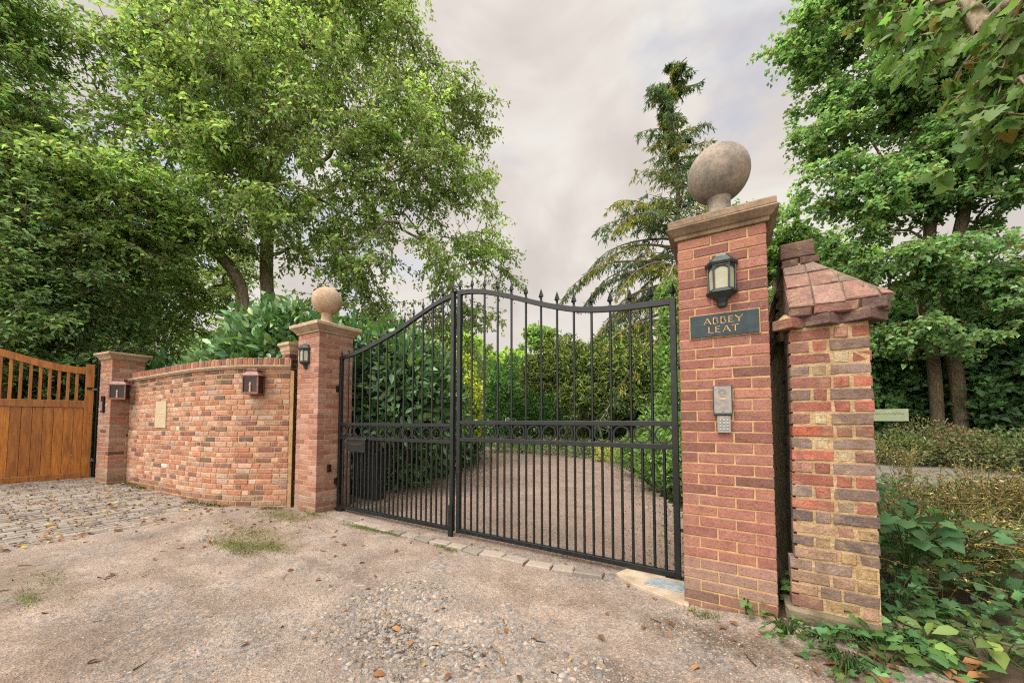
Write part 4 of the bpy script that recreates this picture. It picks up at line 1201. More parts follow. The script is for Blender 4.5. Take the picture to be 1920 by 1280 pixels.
def tree(name, label, cat, trunk, r0, blobs, ntips, twigs, per, leaf, lw, base_col, alt=None, alt_p=0.0, shape='simple', mat='leaf', bark='bark', droop=.25, flat=.6,
         first=.3, twl=.7, hang=.25, up=.8, group=None, var=.22, jitter=.05, shell=.45, dead=0.0):
    trunk = catmull(trunk, .45); root_p = trunk[0].copy()
    root = empty(name, tuple(root_p), label, cat, group)
    nodes = [p for p in trunk]; par = [-1] + list(range(len(trunk) - 1)); nt = len(trunk)
    tips, bk = blob_points(blobs, ntips, shell)
    tips = tips[tips[:, 2] > .3]
    dt = np.min(np.linalg.norm(tips[:, None] - trunk[None], axis=2), 1)
    order = np.argsort(dt)
    usable = int(nt * first)
    arr = np.zeros((60000, 3)); arr[:nt] = trunk; cnt = nt
    arr[:usable] = 1e5
    real = [p for p in trunk]
    ends = []
    for t in tips[order]:
        d = arr[:cnt] - t; L_ = np.linalg.norm(d, axis=1)
        cost = L_ * (1 + .55 * np.clip(d[:, 2] / (L_ + 1e-6) + .15, 0, 1))
        j = int(np.argmin(cost)); a = real[j]; dist = np.linalg.norm(t - a)
        ns = max(2, int(dist / .5)); prev = j
        off = rng.normal(size=3) * .10 * dist
        for s in range(1, ns + 1):
            f = s / ns; p = a * (1 - f) + t * f + off * sin(pi * f) + np.array([0, 0, .10 * dist * sin(pi * f)]) + rng.normal(size=3) * jitter * (f < 1)
            arr[cnt] = p; real.append(p); par.append(prev); prev = cnt; cnt += 1
        ends.append(prev)
    X = np.array(real); par = np.array(par); num = np.zeros(cnt)
    for e in ends:
        j = e
        while j >= 0: num[j] += 1; j = par[j]
    num = np.maximum(num, .6)
    rad = np.maximum(r0 * (num / num[0]) ** .52, .008)
    tr_f = np.linspace(1, .35, nt)
    rad[:nt] = np.maximum(rad[:nt], r0 * tr_f * .55)
    rad[0] = r0 * 1.25
    i = np.arange(1, cnt); A = X[par[i]]; B = X[i]; ra = np.minimum(rad[par[i]], rad[i] * 1.35); ra[:nt - 1] = rad[:nt - 1]; rb = rad[i]
    # twigs and leaves
    E = X[ends]; cen = np.mean([b[0] for b in blobs], axis=0)
    ne = len(E)
    tb = np.repeat(E, twigs, 0); outw = unit(tb - cen)
    td = unit(rng.normal(size=tb.shape) * np.array([1, 1, flat]) + outw * .55 - np.array([0, 0, hang]))
    tl = twl * (.5 + .8 * rng.random(len(tb)))
    te = tb + td * tl[:, None] - np.array([0, 0, 1]) * (tl * hang * .6)[:, None]
    tubesA = np.concatenate([A, tb]); tubesB = np.concatenate([B, te])
    RA = np.concatenate([ra, np.full(len(tb), .008)]); RB = np.concatenate([rb, np.full(len(tb), .003)])
    o = link('trunk', tubes_mesh('trunk', tubesA - root_p, tubesB - root_p, RA, RB, M[bark], 6), root)
    m_ = per * len(tb); ti = np.repeat(np.arange(len(tb)), per)
    f = .12 + .95 * rng.random(m_)
    P = tb[ti] + (te - tb)[ti] * f[:, None] + rng.normal(size=(m_, 3)) * leaf * .35
    side = unit(np.cross(td, np.array([0, 0, 1.0])))[ti] * np.where(rng.random(m_) < .5, 1, -1)[:, None]
    D = td[ti] * .5 + side * .8 + rng.normal(size=(m_, 3)) * .45 - np.array([0, 0, droop])
    N = np.array([0, 0, up]) + rng.normal(size=(m_, 3)) * .55 + outw[ti] * .25
    tone = np.exp(.16 * rng.normal(size=len(blobs)))[bk[order]] if len(bk) == len(tips) else np.ones(ne)
    col = leaf_cols(m_, base_col, var, alt, alt_p) * np.repeat(np.repeat(tone, twigs), per)[:, None]
    sz = leaf * (.7 + .6 * rng.random(m_))
    link('crown', leaf_mesh('crown', P - root_p, D, N, sz, lw, col, M[mat], shape, .25), root)
    return root

def B(u, v, d, rx, rz=None):
    return (at(u, v, d), rx, rz if rz else rx * .8)
def G(u, d, z=0.0):
    p = at(u, 780, d); p[2] = z; return p

# 1: the tall bright walnut behind the wall
b1 = [B(295, 80, 13, 1.1), B(345, 150, 13.5, 1.5), B(400, 10, 14, 2.2), B(560, 30, 13, 2.2), B(690, 30, 13.5, 1.9), B(770, 120, 13, 1.5), B(850, 220, 13, 1.5),
      B(700, 210, 12, 1.9), B(540, 190, 14, 2.0), B(390, 230, 13, 1.9), B(255, 270, 13.5, 1.3), B(470, 330, 14.5, 1.7), B(620, 350, 12, 1.8),
      B(440, 300, 11.3, 1.3), B(520, 420, 11.2, 1.1), B(600, 260, 11, 1.5), B(560, 120, 11.5, 1.7), B(400, 110, 11.8, 1.6), B(640, 530, 11.3, .9), B(730, 540, 11.6, .9), B(430, 190, 11.6, 1.4), B(760, 230, 11.4, 1.4),
      B(760, 340, 12, 1.8), B(860, 330, 12.5, 1.3), B(900, 440, 12.5, 1.1), B(820, 460, 12, 1.4), B(690, 470, 11.5, 1.4), B(600, 450, 12.5, 1.2), B(930, 490, 12.8, .8), B(740, 590, 12, 1.1), B(840, 580, 12.5, 1.1), B(920, 600, 13, .8), B(670, 620, 12, 1.0), B(800, 650, 12.5, 1.0), B(890, 660, 13, .8), B(720, 690, 12.5, .9),
      B(560, -130, 13, 2.6), B(330, -120, 14, 2.3), B(740, -60, 13.5, 1.6)]
t1b = G(503, 13.4)
tree('walnut_tree', 'tall bright green broadleaf tree with a straight grey trunk behind the laurel hedge', 'tree',
     [t1b, at(502, 590, 13.4), at(500, 480, 13.4), at(512, 330, 13.3), at(540, 150, 13.2), at(560, 0, 13.2)], .21, b1, 980, 6, 19, .132, .50, (.104, .158, .040),
     alt=(.165, .20, .058), alt_p=.28, first=.25, twl=.85, hang=.35, droop=.5)
# 2: the leaning limb tree beside it
b2 = [B(300, 390, 12.5, 1.4, .8), B(200, 360, 12.5, 1.3, .8), B(380, 430, 13, 1.2, .8), B(130, 330, 13, 1.2, .8), B(250, 450, 12.5, 1.0, .6), B(160, 440, 13, 1.1, .6)]
tree('leaning_tree', 'slim tree with a crooked leaning trunk, left of the straight grey trunk', 'tree',
     [G(470, 13.0), at(462, 590, 13.0), at(435, 505, 13.0), at(370, 440, 12.8), at(300, 390, 12.6), at(255, 380, 12.5)], .15, b2, 200, 6, 17, .115, .5, (.100, .156, .040),
     alt=(.15, .19, .05), alt_p=.2, first=.4, flat=.4)
# 3: far left birch-like tree
b3 = [B(-40, 70, 14, 1.0), B(-10, 180, 14, .9), B(-70, 0, 14, 1.6), B(0, 250, 14, 1.2), B(70, 270, 14, .8), B(-100, 200, 14, 2.0), B(30, 360, 14, 1.3), B(110, 350, 14.5, 1.0), B(-140, -100, 14.5, 2.0)]
tree('broadleaf_tree', 'fine leaved tree reaching into the sky at the far left edge', 'tree',
     [G(-70, 14), at(-60, 600, 14), at(-50, 350, 14), at(-20, 120, 14)], .2, b3, 330, 6, 18, .115, .45, (.092, .155, .042), alt=(.14, .19, .055), alt_p=.2, first=.3)
# 4: dark yew-like mass at left
b4 = [B(40, 450, 13, 1.6), B(140, 480, 13.5, 1.5), B(30, 560, 12.5, 1.5), B(120, 580, 13, 1.5), B(210, 560, 13.5, 1.2), B(-60, 500, 13, 1.8), B(60, 640, 12.5, 1.3), B(180, 650, 13, 1.1), B(-60, 640, 12.5, 1.6), B(250, 620, 14, 1.0)]
tree('yew_tree', 'dark green dense tree rising behind the wooden gate', 'tree',
     [G(3, 12.4), at(5, 650, 12.4), at(20, 560, 12.6), at(50, 450, 13)], .17, b4, 330, 7, 14, .11, .46, (.088, .146, .050), alt=(.08, .13, .03), alt_p=.2, flat=.35, first=.2, hang=.15)
b5 = [B(270, 500, 16, 1.4), B(320, 540, 16, 1.3), B(230, 580, 16, 1.3), B(380, 560, 16.5, 1.1), B(300, 620, 16, 1.2), B(420, 500, 17, 1.2)]
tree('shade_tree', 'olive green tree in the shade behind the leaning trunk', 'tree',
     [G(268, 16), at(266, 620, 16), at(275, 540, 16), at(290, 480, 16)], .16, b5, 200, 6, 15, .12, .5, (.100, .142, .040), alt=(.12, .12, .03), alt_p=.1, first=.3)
# 6: maples across the lane on the right
bR = [B(1540, 60, 17, 1.6), B(1640, 40, 18, 1.9), B(1520, 120, 17, .8, .5), B(1545, 250, 17, 1.1, .7), B(1500, 160, 17, .5, .4), B(1620, 200, 18, 1.8), B(1740, 130, 18, 2.0), B(1850, 120, 19, 2.0), B(1560, 330, 17, 1.2, .7), B(1660, 360, 17.5, 1.6, .9), B(1520, 395, 17, .8, .45),
      B(1780, 300, 18.5, 1.8), B(1880, 330, 19, 1.8), B(1580, 450, 17.5, 1.2, .7), B(1690, 500, 17, 1.5, .8), B(1810, 470, 18, 1.6, .8), B(1910, 520, 18.5, 1.6, .9), B(1700, 610, 17.5, 1.2, .7), B(1820, 620, 17.5, 1.3, .7), B(1640, -70, 18, 2.2), B(1800, -60, 18.5, 2.4)]
tree('maple_tree', 'tall spreading maple with layered green boughs, left of the two trunks across the lane', 'tree',
     [G(1757, 19), at(1752, 700, 19), at(1735, 560, 19), at(1745, 400, 19), at(1740, 240, 18.5), at(1720, 80, 18.5)], .17, bR[:12] + bR[13:15] + bR[17:18] + bR[19:20], 520, 6, 18, .145, .78, (.072, .130, .040),
     alt=(.16, .12, .03), alt_p=.05, bark='bark_mid', flat=.25, first=.35, hang=.12, up=1.2)
tree('maple_tree', 'maple with the stouter rightmost trunk across the lane', 'tree',
     [G(1800, 19.4), at(1795, 720, 19.4), at(1775, 600, 19.3), at(1800, 430, 19), at(1850, 250, 19)], .19, [bR[7], bR[11], bR[12], bR[15], bR[16], bR[18], bR[20], bR[14]], 340, 6, 17, .145, .78, (.066, .122, .040),
     alt=(.14, .12, .03), alt_p=.04, bark='bark_mid', flat=.25, first=.35, hang=.12, up=1.2)
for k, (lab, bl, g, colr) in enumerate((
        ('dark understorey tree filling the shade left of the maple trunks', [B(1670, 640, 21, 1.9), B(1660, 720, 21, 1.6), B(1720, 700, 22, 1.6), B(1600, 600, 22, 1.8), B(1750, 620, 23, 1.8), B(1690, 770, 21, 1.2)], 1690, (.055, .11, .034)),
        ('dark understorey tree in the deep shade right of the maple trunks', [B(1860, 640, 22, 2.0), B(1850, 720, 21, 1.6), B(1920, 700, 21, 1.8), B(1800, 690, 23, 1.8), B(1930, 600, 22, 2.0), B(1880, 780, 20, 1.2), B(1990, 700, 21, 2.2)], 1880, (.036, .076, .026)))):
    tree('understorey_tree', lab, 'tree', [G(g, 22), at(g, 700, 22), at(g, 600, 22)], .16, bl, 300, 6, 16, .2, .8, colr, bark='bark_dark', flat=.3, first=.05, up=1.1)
# pale tree between pillar and stub
tree('lime_tree', 'light green tree seen over the pillar cap and the old wall end', 'tree',
     [G(1450, 24), at(1450, 650, 24), at(1455, 500, 24)], .2, [B(1420, 420, 24, 1.2), B(1470, 480, 24, 1.6), B(1540, 500, 25, 1.8), B(1450, 580, 24, 1.6), B(1400, 400, 24, .7), B(1530, 600, 25, 1.8)], 260, 6, 18, .2, .65, (.085, .15, .03), first=.2)

for u_, d_, lab, cl in ((700, 34, 'hazy green tree far behind the laurel hedge along the drive', (.10, .16, .03)), (860, 36, 'pale green tree far beyond the golden shrub', (.11, .17, .03)), (1010, 38, 'far tree closing the view above the yew hedge', (.07, .12, .025)), (1180, 36, 'far tree closing the view behind the conifer', (.06, .11, .025))):
    tree('background_tree', lab, 'tree', [G(u_, d_), at(u_, 720, d_), at(u_, 600, d_)], .2, [B(u_ - 60, 690, d_, 2.2), B(u_ + 50, 700, d_, 2.4), B(u_, 640, d_, 2.2), B(u_ - 110, 740, d_, 2.2), B(u_ + 110, 745, d_, 2.2), B(u_, 770, d_, 2.4)], 170, 6, 14, .34, .7, cl, first=.05)

for p, h, lab in (((-20, -7), 7.5, 'tree beyond the paved drive, out to the left of the wooden gate'), ((-24, 0), 9, 'tall tree behind the neighbouring drive'), ((-27, 8), 9, 'tree behind the dark yew, far out to the left'), ((16, 4), 9, 'tree beside the lane, out to the right'),
                  ((22, 14), 10, 'tall tree along the lane, far out to the right'), ((10, 26), 10, 'tree beyond the lane behind the old wall'), ((3, 34), 10, 'tree far behind the near gate pillar'), ((-32, 22), 10, 'tree far behind the walnut tree')):
    x, y = p
    tree('background_tree', lab, 'tree', [np.array([x, y, -.1]), np.array([x, y, h * .3]), np.array([x + .3, y, h * .6])], .22, [(np.array([x, y, h * .62]), h * .34, h * .34), (np.array([x + 1.6, y + 1, h * .45]), h * .27, h * .25), (np.array([x - 1.6, y - 1, h * .45]), h * .27, h * .25), (np.array([x, y + 1, h * .8]), h * .22, h * .2), (np.array([x, y, h * .25]), h * .27, h * .2)], 130, 6, 12, .34, .65, (.07, .12, .03), first=.1)
# overhanging maple branch, top right
bo = [B(1700, 5, 5.0, .30, .16), B(1770, 45, 4.6, .32, .18), B(1850, 20, 4.2, .34, .2), B(1895, 95, 4.0, .3, .2), B(1800, 150, 4.4, .16, .1), B(1905, 215, 4.0, .16, .13), B(1672, 60, 5.2, .12, .1), B(1740, -50, 4.8, .5, .25), B(1880, -60, 4.2, .5, .25), B(1990, 100, 4, .5, .4), B(1860, 80, 4.6, .25, .16)]
tree('overhanging_maple', 'large leaved maple boughs hanging in from the upper right', 'tree',
     [np.array([5.2, 0.2, 0]), np.array([5.2, 0.2, 2.6]), np.array([4.9, 0.4, 4.4]), at(2080, -160, 4.1), at(1960, -150, 4.3)], .075, bo, 66, 4, 6, .092, .95, (.052, .096, .018),
     alt=(.15, .12, .03), alt_p=.035, shape='maple', first=.5, twl=.22, hang=.35, droop=.9, up=.5, jitter=.02)

# conifer
def conifer():
    base = G(1262, 17.5); top = at(1276, 108, 17.5); rp_ = base.copy()
    root = empty('cedar_tree', tuple(rp_), 'tall lopsided conifer with drooping sprays beyond the black gate', 'tree')
    A = []; B_ = []; ra = []; rb = []; P = []; D = []; C = []
    H = top[2]
    def axis(z):
        f = z / H; p = base * (1 - f) + top * f; p = p + RT * (.10 * sin(f * 5)) - RT * .25 * np.exp(-((f - .9) / .12) ** 2) * 1.0 + RT * .5 * np.clip((f - .965) / .035, 0, 1) ** 1.5
        return p
    zs = np.linspace(0, H, 40)
    for a, b in zip(zs[:-1], zs[1:]):
        A.append(axis(a)); B_.append(axis(b)); ra.append(.20 * (1 - a / H) + .02); rb.append(.20 * (1 - b / H) + .02)
    z = 1.6
    while z < H - .2:
        f = z / H
        # the tree is one-sided: its longest boughs sweep out to the left as seen from the gate
        for q in range(4 if f < .62 else 3):
            az = rng.random() * 2 * pi if q or f > .6 else atan2(-RT[1], -RT[0]) + .5 * rng.normal()
            dirn = np.array([cos(az), sin(az), 0]); lr = dirn @ RT
            Ls = np.interp(f, [0.08, .25, .38, .52, .62, .75, .88, 1.0], [6.2, 5.6, 5.2, 4.6, 2.7, 1.9, 1.5, .25])
            if lr > 0: Ls *= np.interp(f, [0, .5, .62, .8, .95], [.8, .55, .75, 1.0, 1.1])
            L_ = Ls * (.55 + .5 * rng.random())
            if q == 0 and f < .6: L_ = Ls * (.95 + .35 * rng.random())
            elif rng.random() < .3: L_ *= .55
            n = max(4, int(L_ / .35)); pts = [axis(z)]; el = .30 + .25 * rng.random() if f > .5 else .12 + .2 * rng.random()
            d = dirn * cos(el) + np.array([0, 0, sin(el)])
            for s in range(n):
                d = unit(d + np.array([0, 0, -.10]) + rng.normal(size=3) * .06); pts.append(pts[-1] + d * L_ / n)
            pts = np.array(pts)
            for s in range(n):
                A.append(pts[s]); B_.append(pts[s + 1]); r_ = .035 * L_ / 3 * (1 - s / n) + .006; ra.append(r_); rb.append(r_ * .8)
            warm = rng.random() < (.45 if f < .9 else .2)
            for s in range(1, n + 1):
                fr = s / n
                if fr < .22: continue
                for w in range(4):
                    sd = np.cross(pts[min(s, n)] - pts[s - 1], (0, 0, 1.0)); sd = unit(sd) * (1 if w % 2 else -1)
                    bl = (.35 + .55 * rng.random()) * (1.1 - .5 * fr) * min(1, L_ / 2.0)
                    bd = unit(sd * .9 + unit(pts[s] - pts[s - 1]) * .6 + np.array([0, 0, -.25]) + rng.normal(size=3) * .2)
                    st = pts[s - 1] + (pts[s] - pts[s - 1]) * rng.random()
                    en = st + bd * bl + np.array([0, 0, -.35 * bl])
                    A.append(st); B_.append(en); ra.append(.006); rb.append(.002)
                    k = 13
                    g = rng.random(k)[:, None]; pp = st * (1 - g) + en * g
                    dd = unit(bd * .5 + rng.normal(size=(k, 3)) * .45 + np.array([0, 0, -.75]))
                    P.append(pp); D.append(dd)
                    bc = np.array([.26, .27, .045]) if warm and rng.random() < .75 else np.array([.085, .15, .055])
                    C.append(np.clip(bc[None] * np.exp(.25 * rng.normal(size=(k, 1))), .004, .5))
        z += np.interp(f, [0, .4, 1], [.46, .42, .30])
    P = np.concatenate(P); D = np.concatenate(D); C = np.concatenate(C)
    link('trunk', tubes_mesh('trunk', np.array(A) - rp_, np.array(B_) - rp_, np.array(ra), np.array(rb), M['bark'], 6), root)
    link('crown', leaf_mesh('crown', P - rp_, D, rng.normal(size=P.shape), .22 * (.6 + .7 * rng.random(len(P))), .17, C, M['needle'], 'simple', .2), root)
_keep = rng; rng = np.random.default_rng(23)
conifer()
rng = _keep

def hedge(name, label, cat, blobs, n, leaf, lw, base_col, alt=None, alt_p=0.0, shape='oval', mat='leaf_gloss', depth=.3, up=.6, stems=60, group=None, droop=.12, outb=.8, var=.25, kind=None):
    """Shrub or hedge: leaves in several layers below a lumpy surface, carried on stems from the ground."""
    C = np.array([b[0] for b in blobs]); R = np.array([[b[1], b[1] if len(b) < 4 else b[3], b[2]] for b in blobs])
    ctr = C.mean(0); ctr[2] = max(0.0, (C[:, 2] - R[:, 2]).min()); root = empty(name, tuple(ctr), label, cat, group)
    if kind: root['kind'] = kind
    w = (R[:, 0] * R[:, 1] * R[:, 2]) ** .67
    k = rng.choice(len(blobs), n, p=w / w.sum())
    d = unit(rng.normal(size=(n, 3)))
    lump = 1 + .14 * np.sin(d[:, 0] * 5 + k) * np.sin(d[:, 1] * 6 + 2 * k) + .10 * np.sin(d[:, 2] * 9 + d[:, 0] * 7)
    r = lump * (1 - depth * rng.random(n) ** 1.5)
    P = C[k] + d * R[k] * r[:, None]
    D = d * outb + rng.normal(size=(n, 3)) * .55 + np.array([0, 0, .25])
    N = np.array([0, 0, up]) + d * .6 + rng.normal(size=(n, 3)) * .35
    ok = P[:, 2] > -.02
    P, D, N = P[ok], D[ok], N[ok]
    col = leaf_cols(len(P), base_col, var, alt, alt_p)
    link('foliage', leaf_mesh('foliage', P - ctr, D, N, leaf * (.65 + .6 * rng.random(len(P))), lw, col, M[mat], shape, droop), root)
    if stems:
        kk = rng.choice(len(blobs), stems); e = C[kk] + unit(rng.normal(size=(stems, 3))) * R[kk] * .85
        s = e.copy(); s[:, :2] = s[:, :2] * .5 + C[kk][:, :2] * .5; s[:, 2] = np.maximum(0, (C[kk][:, 2] - R[kk][:, 2]) * .6)
        mid = (s + e) / 2 + rng.normal(size=e.shape) * .08
        A = np.concatenate([s, mid]); Bq = np.concatenate([mid, e])
        link('stems', tubes_mesh('stems', A - ctr, Bq - ctr, np.concatenate([np.full(stems, .014), np.full(stems, .009)]), np.concatenate([np.full(stems, .009), np.full(stems, .004)]), M['bark_dark'], 5), root)
    return root
def Q(x, y, z, rx, rz, ry=None): return (np.array([x, y, z], float), rx, rz, ry if ry else rx)

LAUREL = (.032, .070, .022); LAUREL_NEW = (.10, .17, .03)
hedge('laurel_hedge', 'glossy laurel hedge spilling over the top of the curved wall', 'hedge',
      [Q(-8.7, .55, 1.75, .9, 1.1), Q(-8.0, .5, 1.95, .8, 1.15), Q(-7.3, .45, 2.1, .85, 1.2), Q(-6.6, .5, 2.25, .8, 1.2), Q(-6.1, .75, 2.15, .7, 1.15), Q(-5.55, 1.2, 2.0, .7, 1.1), Q(-5.0, 1.7, 1.95, .75, 1.1), Q(-7.6, 1.2, 2.2, 1.0, 1.2), Q(-6.4, 1.5, 2.1, .9, 1.2), Q(-4.75, 2.4, 1.7, .6, 1.1)],
      22000, .19, .44, LAUREL, LAUREL_NEW, .12, depth=.42, stems=90)
hedge('laurel_hedge', 'dark laurel hedge along the drive behind the far gate pillar', 'hedge',
      [Q(-5.5, 2.3, 1.2, .75, 1.35), Q(-5.9, 3.3, 1.1, .75, 1.25), Q(-6.3, 4.4, 1.05, .8, 1.2), Q(-6.9, 5.6, 1.0, .85, 1.15), Q(-7.6, 6.8, 1.0, .85, 1.15), Q(-5.5, 1.3, 1.2, .5, 1.4)],
      11000, .19, .44, (.034, .080, .020), LAUREL_NEW, .08, depth=.4, stems=60)
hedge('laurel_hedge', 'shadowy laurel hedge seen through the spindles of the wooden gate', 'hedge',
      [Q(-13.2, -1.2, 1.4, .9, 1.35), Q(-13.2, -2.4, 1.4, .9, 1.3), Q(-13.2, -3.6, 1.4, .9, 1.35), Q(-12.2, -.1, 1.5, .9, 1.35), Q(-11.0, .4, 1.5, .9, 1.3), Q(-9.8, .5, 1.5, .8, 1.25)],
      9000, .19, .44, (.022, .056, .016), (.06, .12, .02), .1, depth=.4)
hedge('field_hedge', 'long rough hedge far out to the left of the wooden gate', 'hedge', [Q(-22, y_, 1.2, 1.6, 1.6, 2.6) for y_ in (-14, -10, -6, -2, 2, 6)], 8000, .3, .55, (.05, .09, .022), None, 0, 'simple', 'leaf', .3, stems=20)
hedge('lane_hedge', 'rough hedge along the far side of the lane, out to the right', 'hedge', [Q(x_, 17.5, 1.0, 2.6, 1.5, 1.4) for x_ in (2, 6, 11, 15, 19, 23)], 8000, .3, .55, (.045, .08, .022), None, 0, 'simple', 'leaf', .3, stems=20)

# inside the estate
hedge('golden_shrub', 'yellow-green shrub at the bend of the drive, seen through the gate', 'shrub',
      [B(870, 740, 10.5, .55, .75), B(840, 790, 10, .5, .6), B(885, 800, 10.5, .4, .5), B(862, 690, 10.8, .4, .5)], 5000, .11, .55, (.19, .22, .02), (.10, .17, .03), .3, 'simple', 'leaf', .4)
hedge('yew_hedge', 'clipped dark yew hedge at the far end of the drive', 'hedge',
      [B(940, 760, 21, 2.0, 1.9), B(1010, 760, 21, 1.8, 1.8), B(900, 740, 22, 1.8, 2.2), B(1070, 770, 21, 1.6, 1.5), B(970, 720, 22, 1.6, 1.6)], 11000, .26, .45, (.026, .066, .016), (.05, .10, .02), .12, 'simple', 'leaf', .2, stems=30)
hedge('privet_hedge', 'bright green clipped hedge top rising behind the dark yew hedge', 'hedge',
      [B(965, 690, 26, 1.8, 1.2), B(900, 690, 26, 1.8, 1.4), B(1015, 700, 26, 1.4, 1.2), B(830, 680, 26, 2.2, 2.0)], 9000, .24, .55, (.13, .20, .028), (.09, .15, .03), .3, 'simple', 'leaf', .2, stems=20)
hedge('boundary_hedge', 'loose green hedge closing the estate far behind the yew hedge', 'hedge',
      [B(u_, 765, 30, 2.2, 1.8) for u_ in range(780, 1340, 60)] + [B(u_, 735, 31, 2.0, 1.6) for u_ in range(800, 1340, 90)], 11000, .32, .55, (.05, .10, .022), (.09, .14, .03), .3, 'simple', 'leaf', .3, stems=30)
hedge('dark_hedge', 'low black-green clipped hedge under the conifer', 'hedge',
      [B(1150, 795, 17, .9, .55), B(1200, 800, 16, .9, .5), B(1235, 790, 16, .7, .7), B(1100, 800, 18, .9, .5)], 7500, .15, .5, (.014, .036, .012), (.03, .07, .015), .1, 'simple', 'leaf', .2)
hedge('drive_shrub', 'loose light green shrub beside the near edge of the drive, right of the gate', 'shrub',
      [B(1240, 860, 7.5, .5, .5), B(1205, 845, 9, .5, .45), B(1270, 830, 8, .55, .6), B(1285, 880, 7, .45, .5), B(1250, 800, 9, .6, .6)], 6500, .12, .42, (.060, .110, .026), (.10, .15, .035), .3, 'oval', 'leaf', .45)
hedge('drive_shrub', 'taller leafy shrub rising behind the near gate hinge', 'shrub',
      [B(1262, 700, 10, .5, .9), B(1270, 620, 10.5, .5, .8), B(1285, 760, 9, .6, .8), B(1255, 560, 11, .35, .5)], 4500, .14, .5, (.055, .10, .022), (.09, .14, .03), .3, 'oval', 'leaf', .45)
hedge('weeping_shrub', 'feathery yellow-green weeping shrub in front of the conifer', 'shrub',
      [B(1060, 680, 15, 1.2, 1.1), B(1130, 690, 15, 1.2, 1.2), B(1010, 700, 15.5, .9, .8), B(1190, 690, 15.5, 1.1, 1.1), B(1090, 740, 14.6, 1.0, .8), B(1160, 750, 14.8, .9, .7)], 14000, .22, .17, (.105, .140, .036), (.06, .105, .03), .35, 'simple', 'needle', .6, up=.2, stems=60, droop=1.0, outb=.4)
for k, (u, d_, r_, cl, lab) in enumerate(((935, 15.2, .38, (.10, .13, .05), 'round grey-green lavender clump at the far edge of the drive, nearest the golden shrub'), (985, 14.8, .40, (.085, .13, .05), 'grey-green lavender clump in the middle of the far drive edge'),
        (1035, 14.2, .42, (.11, .14, .06), 'pale lavender clump on the far drive edge below the weeping shrub'), (1090, 13.3, .40, (.09, .12, .05), 'lavender clump where the drive edge starts to bend towards the gate'), (1140, 12.2, .36, (.16, .17, .03), 'small yellowish clump on the drive edge below the dark hedge'), (1180, 11, .36, (.06, .12, .03), 'dark green low clump on the drive edge nearest the gate'))):
    p = G(u, d_)
    hedge('lavender_clump', lab, 'plant', [Q(p[0], p[1], .2, r_ * 1.5, .42)], 700, .16, .14, cl, None, 0, 'blade', 'leaf', .7, stems=8, group='clumps edging the drive')
lpost = empty('lamp_post', tuple(G(906, 16)), 'slender grey garden lamp post in front of the yew hedge', 'lamp post')
m = MB(); m.tube([(0, 0, 0), (0, 0, 1.75)], .035, 8); m.tube([(-.16, 0, 1.62), (.16, 0, 1.62)], .016, 6); m.build('post', M['galv'], lpost)
m = MB(); m.lathe([(.05, 1.75), (.10, 1.80), (.14, 2.05), (.15, 2.06), (.02, 2.2)], 0, 0, 10); m.build('lantern_head', M['galv'], lpost)

# across the lane
for u, d_, r_, h, cl, lab in ((1735, 16.5, 1.0, .75, (.092, .074, .038), 'rust brown dying shrub across the lane, in front of the maple trunks'), (1680, 15.5, .7, .55, (.075, .085, .032), 'straggly yellow-brown shrub beside the pale green board'),
                              (1800, 16.2, .8, .62, (.11, .075, .038), 'brown tipped rounded shrub right of the maple trunks'), (1890, 15.5, 1.1, .6, (.066, .080, .030), 'olive and tan shrub across the lane at the right edge')):
    p = G(u, d_)
    hedge('brown_shrub', lab, 'shrub', [Q(p[0], p[1], h * .8, r_, h), Q(p[0] + .5, p[1] + .2, h * .7, r_ * .7, h * .9)], 3000, .09, .45, cl, (.05, .09, .03), .35, 'simple', 'leaf', .5, stems=40, group='shrubs across the lane')
gb = empty('green_board', tuple(G(1652, 15.2)), 'pale green painted board with faded script, half hidden by the old wall', 'board', rz=-.35)
m = MB(); m.box(-.55, .55, -.02, .02, 1.29, 1.64); m.build('panel', M['greenboard'], gb, bevel=.01)
for x in (-.45, -.22):
    m = MB(); m.box(x - .04, x + .04, .02, .10, 0, 1.6); m.build('post', M['greenboard'], gb)
m = MB()
xx = np.linspace(-.42, .46, 160)
m.tube([(x, -.024, 1.51 + (.012 + .016 * abs(sin(x * 7)) ** 3) * sin(x * 82) + .008 * sin(x * 151)) for x in xx], .0045, 4)
m.build('faded_script', M['script'], gb)

# rough plants right of the stub
def stuff(name, me, label=None, cat=None):
    o = link(name, me); o['kind'] = 'stuff'
    if label: o['label'] = label
    if cat: o['category'] = cat
    return o
def mound_h(x, y): return .12 + .55 * np.clip((y - .1) / 1.2, 0, 1) * (.55 + .6 * fbm(x * 1.3, y * 1.3, 2)) + .25 * np.exp(-((x - 1.25) ** 2) / .05) * np.clip(y, 0, 1)
n = 9000
x = 1.08 + 5.5 * rng.random(n) ** 1.3; y = .10 + 4.2 * rng.random(n) ** 1.2
z = mound_h(x, y) * (1 - .75 * rng.random(n) ** 2)
P = np.stack([x, y, z], 1); D = rng.normal(size=(n, 3)) * np.array([1, 1, .35]) + np.array([-.1, -.5, -.1]); N = np.array([0, -.35, .8]) + rng.normal(size=(n, 3)) * .35
stuff('ivy', leaf_mesh('ivy', P, D, N, .028 + .07 * rng.random(n) ** 2, .9, leaf_cols(n, (.030, .064, .022), .35, (.075, .10, .03), .2), M['leaf'], 'maple', .3),
      'tangle of ivy and nettles filling the bank right of the old wall', 'ivy')
